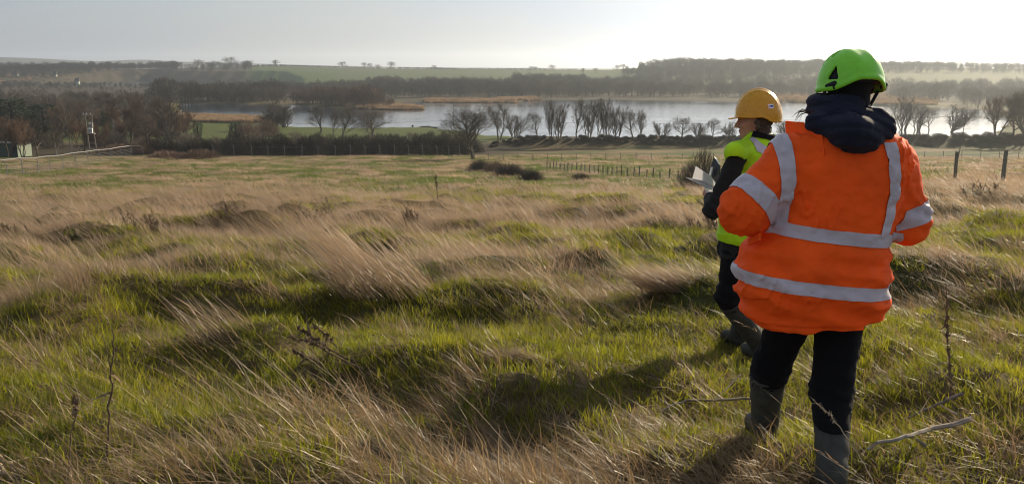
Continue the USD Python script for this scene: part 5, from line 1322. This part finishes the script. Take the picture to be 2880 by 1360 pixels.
stalk_thing('fallen_stick', 'pale grey stick lying in the grass at the lower right', 'stick', [G(2436, 1302, None, .06), G(2520, 1292, None, .09), G(2620, 1262, None, .10), G(2728, 1234, None, .10)], .006, .014, grey_wood, None, 0, 6, [[G(2560, 1280, None, .09), G(2600, 1296, None, .07)]])
stalk_thing('fallen_stick', 'forked grey twig lying behind the pale stick at the lower right', 'stick', [G(2537, 1214, None, .06), G(2600, 1192, None, .08), G(2660, 1172, None, .09), G(2706, 1160, None, .10)], .005, .010, grey_wood, None, 0, 7, [[G(2640, 1180, None, .08), G(2690, 1196, None, .05)]])
stalk_thing('grass_stalk', 'bent grass stalk with feathery head in front of the right boot', 'grass stalk', [G(2470, 1375, 3.2), G(2420, 1290, 3.2), G(2360, 1200, 3.2), G(2287, 1118, 3.2)], .0022, .0014, pale_stem, (70, .72, 1., .014), 0, 8)
for k, pts in enumerate(([(-30, 1262), (30, 1310), (90, 1365)], [(-30, 1285), (20, 1330), (60, 1385)], [(-30, 1320), (50, 1338), (140, 1372)])):
    stalk_thing('dead_bramble', ['upper', 'middle', 'lower'][k] + ' of the three pale dead stems in the bottom left corner', 'dead plant', [at_y(x, y, 3.55 - .05 * k) for x, y in pts], .010, .006, pale_stem, (14, .1, .9, .03), 2, 9 + k)
# heaps of dead dock and thistle
def dead_heap(px, py, wpx, hpx, label, seed, lean=.6, mat=None, n=26):
    b = on_ground(px, py, True); rg = np.random.default_rng(seed); s = b[1] / FPX; w, h = wpx * s, hpx * s
    st = []; hb = []; hd = []
    n = int(n * .6)
    for _ in range(n):
        o = np.array([rg.uniform(-w / 2, w / 2), rg.uniform(-w / 4, w / 4), -.02]); d = np.array([-lean * rg.uniform(.4, 1.5), rg.normal(0, .3), 1.]); d /= np.linalg.norm(d); L = h * rg.uniform(.6, 1.15)
        m_ = o + d * L * .5 + rg.normal(0, .02, 3); e = o + d * L + rg.normal(0, .03, 3); st += [[*o, *m_, .005, .004], [*m_, *e, .004, .002]]
        for _ in range(16): t = rg.uniform(.4, 1.); hb.append(o + (e - o) * t); hd.append(rg.normal(0, 1, 3))
    t = thing('dead_dock', label, 'dead plant', b); hd = np.array(hd); hd /= np.linalg.norm(hd, axis=1, keepdims=True)
    part(t, 'stems', frustums(np.array(st), 4), mat or dead_stem); tag(stage.GetPrimAtPath(str(t.GetPath()) + '/stems'), kind='stuff')
    part(t, 'seed_head', blades(np.array(hb), hd, rg.uniform(.03, .07, len(hb)) * min(1.6, max(1, s * 260)), .014 * min(1.8, max(1, s * 260)), hd * 0, rg, 1), mat or dead_stem); tag(stage.GetPrimAtPath(str(t.GetPath()) + '/seed_head'), kind='stuff')
for a in ((395, 655, 120, 70, 'dark heap of dead dock leaning left in the left middle distance', 21), (660, 628, 90, 70, 'bleached thistle clump on the left brow', 22), (905, 640, 110, 85, 'dark spiky dock clump on the brow left of the centre', 23), (40, 672, 90, 50, 'dark heap of dead stems at the left edge', 24),
          (1195, 808, 90, 42, 'dark brown dead dock heap at the foot of the tall tan tussock', 25), (1160, 630, 40, 46, 'small dark dock clump right of the centre on the brow', 26), (1990, 650, 90, 60, 'brown dead stems left of the man in yellow', 28), (2780, 560, 130, 60, 'brown dead weeds along the fence at the right', 29)):
    dead_heap(*a)
dk = on_ground(1025, 1040, True); yk = dk[1]
for k, pts in enumerate(([(1030, 1045), (950, 1005), (880, 965), (818, 948)], [(1010, 1035), (940, 990), (885, 950), (835, 922)], [(1000, 1050), (940, 1030), (880, 1010), (822, 985)], [(1000, 1030), (950, 975), (915, 940), (885, 915)])):
    q = [at_y(x, y, yk + .10 * k - .05) for x, y in pts]; q[0] = dk + [0, .1 * k - .05, .02]
    r_ = stalk_thing('dead_dock', 'brown dead dock with spiky seed heads fallen leftwards across the green grass', 'dead plant', q, .006, .003, dead_stem, (170, .45, 1., .032), 5, 60 + k, (), None if k == 0 else dock)
    if k == 0: dock = (r_, q[0])
# tall tan tussocks
def tussock(px, py, hpx, wpx, label, seed, n=900, lean=.75):
    b = on_ground(px, py, True); s = b[1] / FPX; rg = np.random.default_rng(seed); r = wpx * s / 2; a = rg.uniform(0, 6.28, n); q = r * np.sqrt(rg.uniform(0, 1, n))
    bb = np.stack([q * np.cos(a), q * np.sin(a) * .7, np.full(n, -.03)], -1); g = rg.normal(0, .14, (n, 3)) * [1, 1, 0] + [0, 0, 1] + WIND * (lean * rg.uniform(.6, 1.3, n))[:, None]; g /= np.linalg.norm(g, axis=1, keepdims=True)
    v = blades(bb, g, hpx * s * rg.uniform(.5, 1.2, n), .0055 * max(1, b[1] / 9), WIND * .2 + rg.normal(0, .06, (n, 3)) + [0, 0, -.08], rg, 3)
    t = thing('grass_tussock', label, 'grass tussock', b); part(t, 'blades', v, pink_straw); tag(stage.GetPrimAtPath(str(t.GetPath()) + '/blades'), kind='stuff')
tussock(1085, 812, 225, 310, 'big tall tan tussock leaning left at the centre of the slope', 31, 520)
tussock(1010, 760, 200, 150, 'second tan tussock just behind and left of the big central one', 32, 380)
tussock(640, 930, 170, 200, 'loose tall straw tussock leaning left in the left foreground', 33, 120)
tussock(1480, 1015, 90, 150, 'swept straw tussock in front of a dark hollow right of the centre', 34, 500, 1.4)
tussock(1480, 1345, 150, 420, 'wide mat of dry straw at the bottom edge near the centre', 35, 1000, 1.6)
tussock(1900, 800, 110, 220, 'bleached straw sweeping left in front of the man in yellow', 36, 900, 1.3)
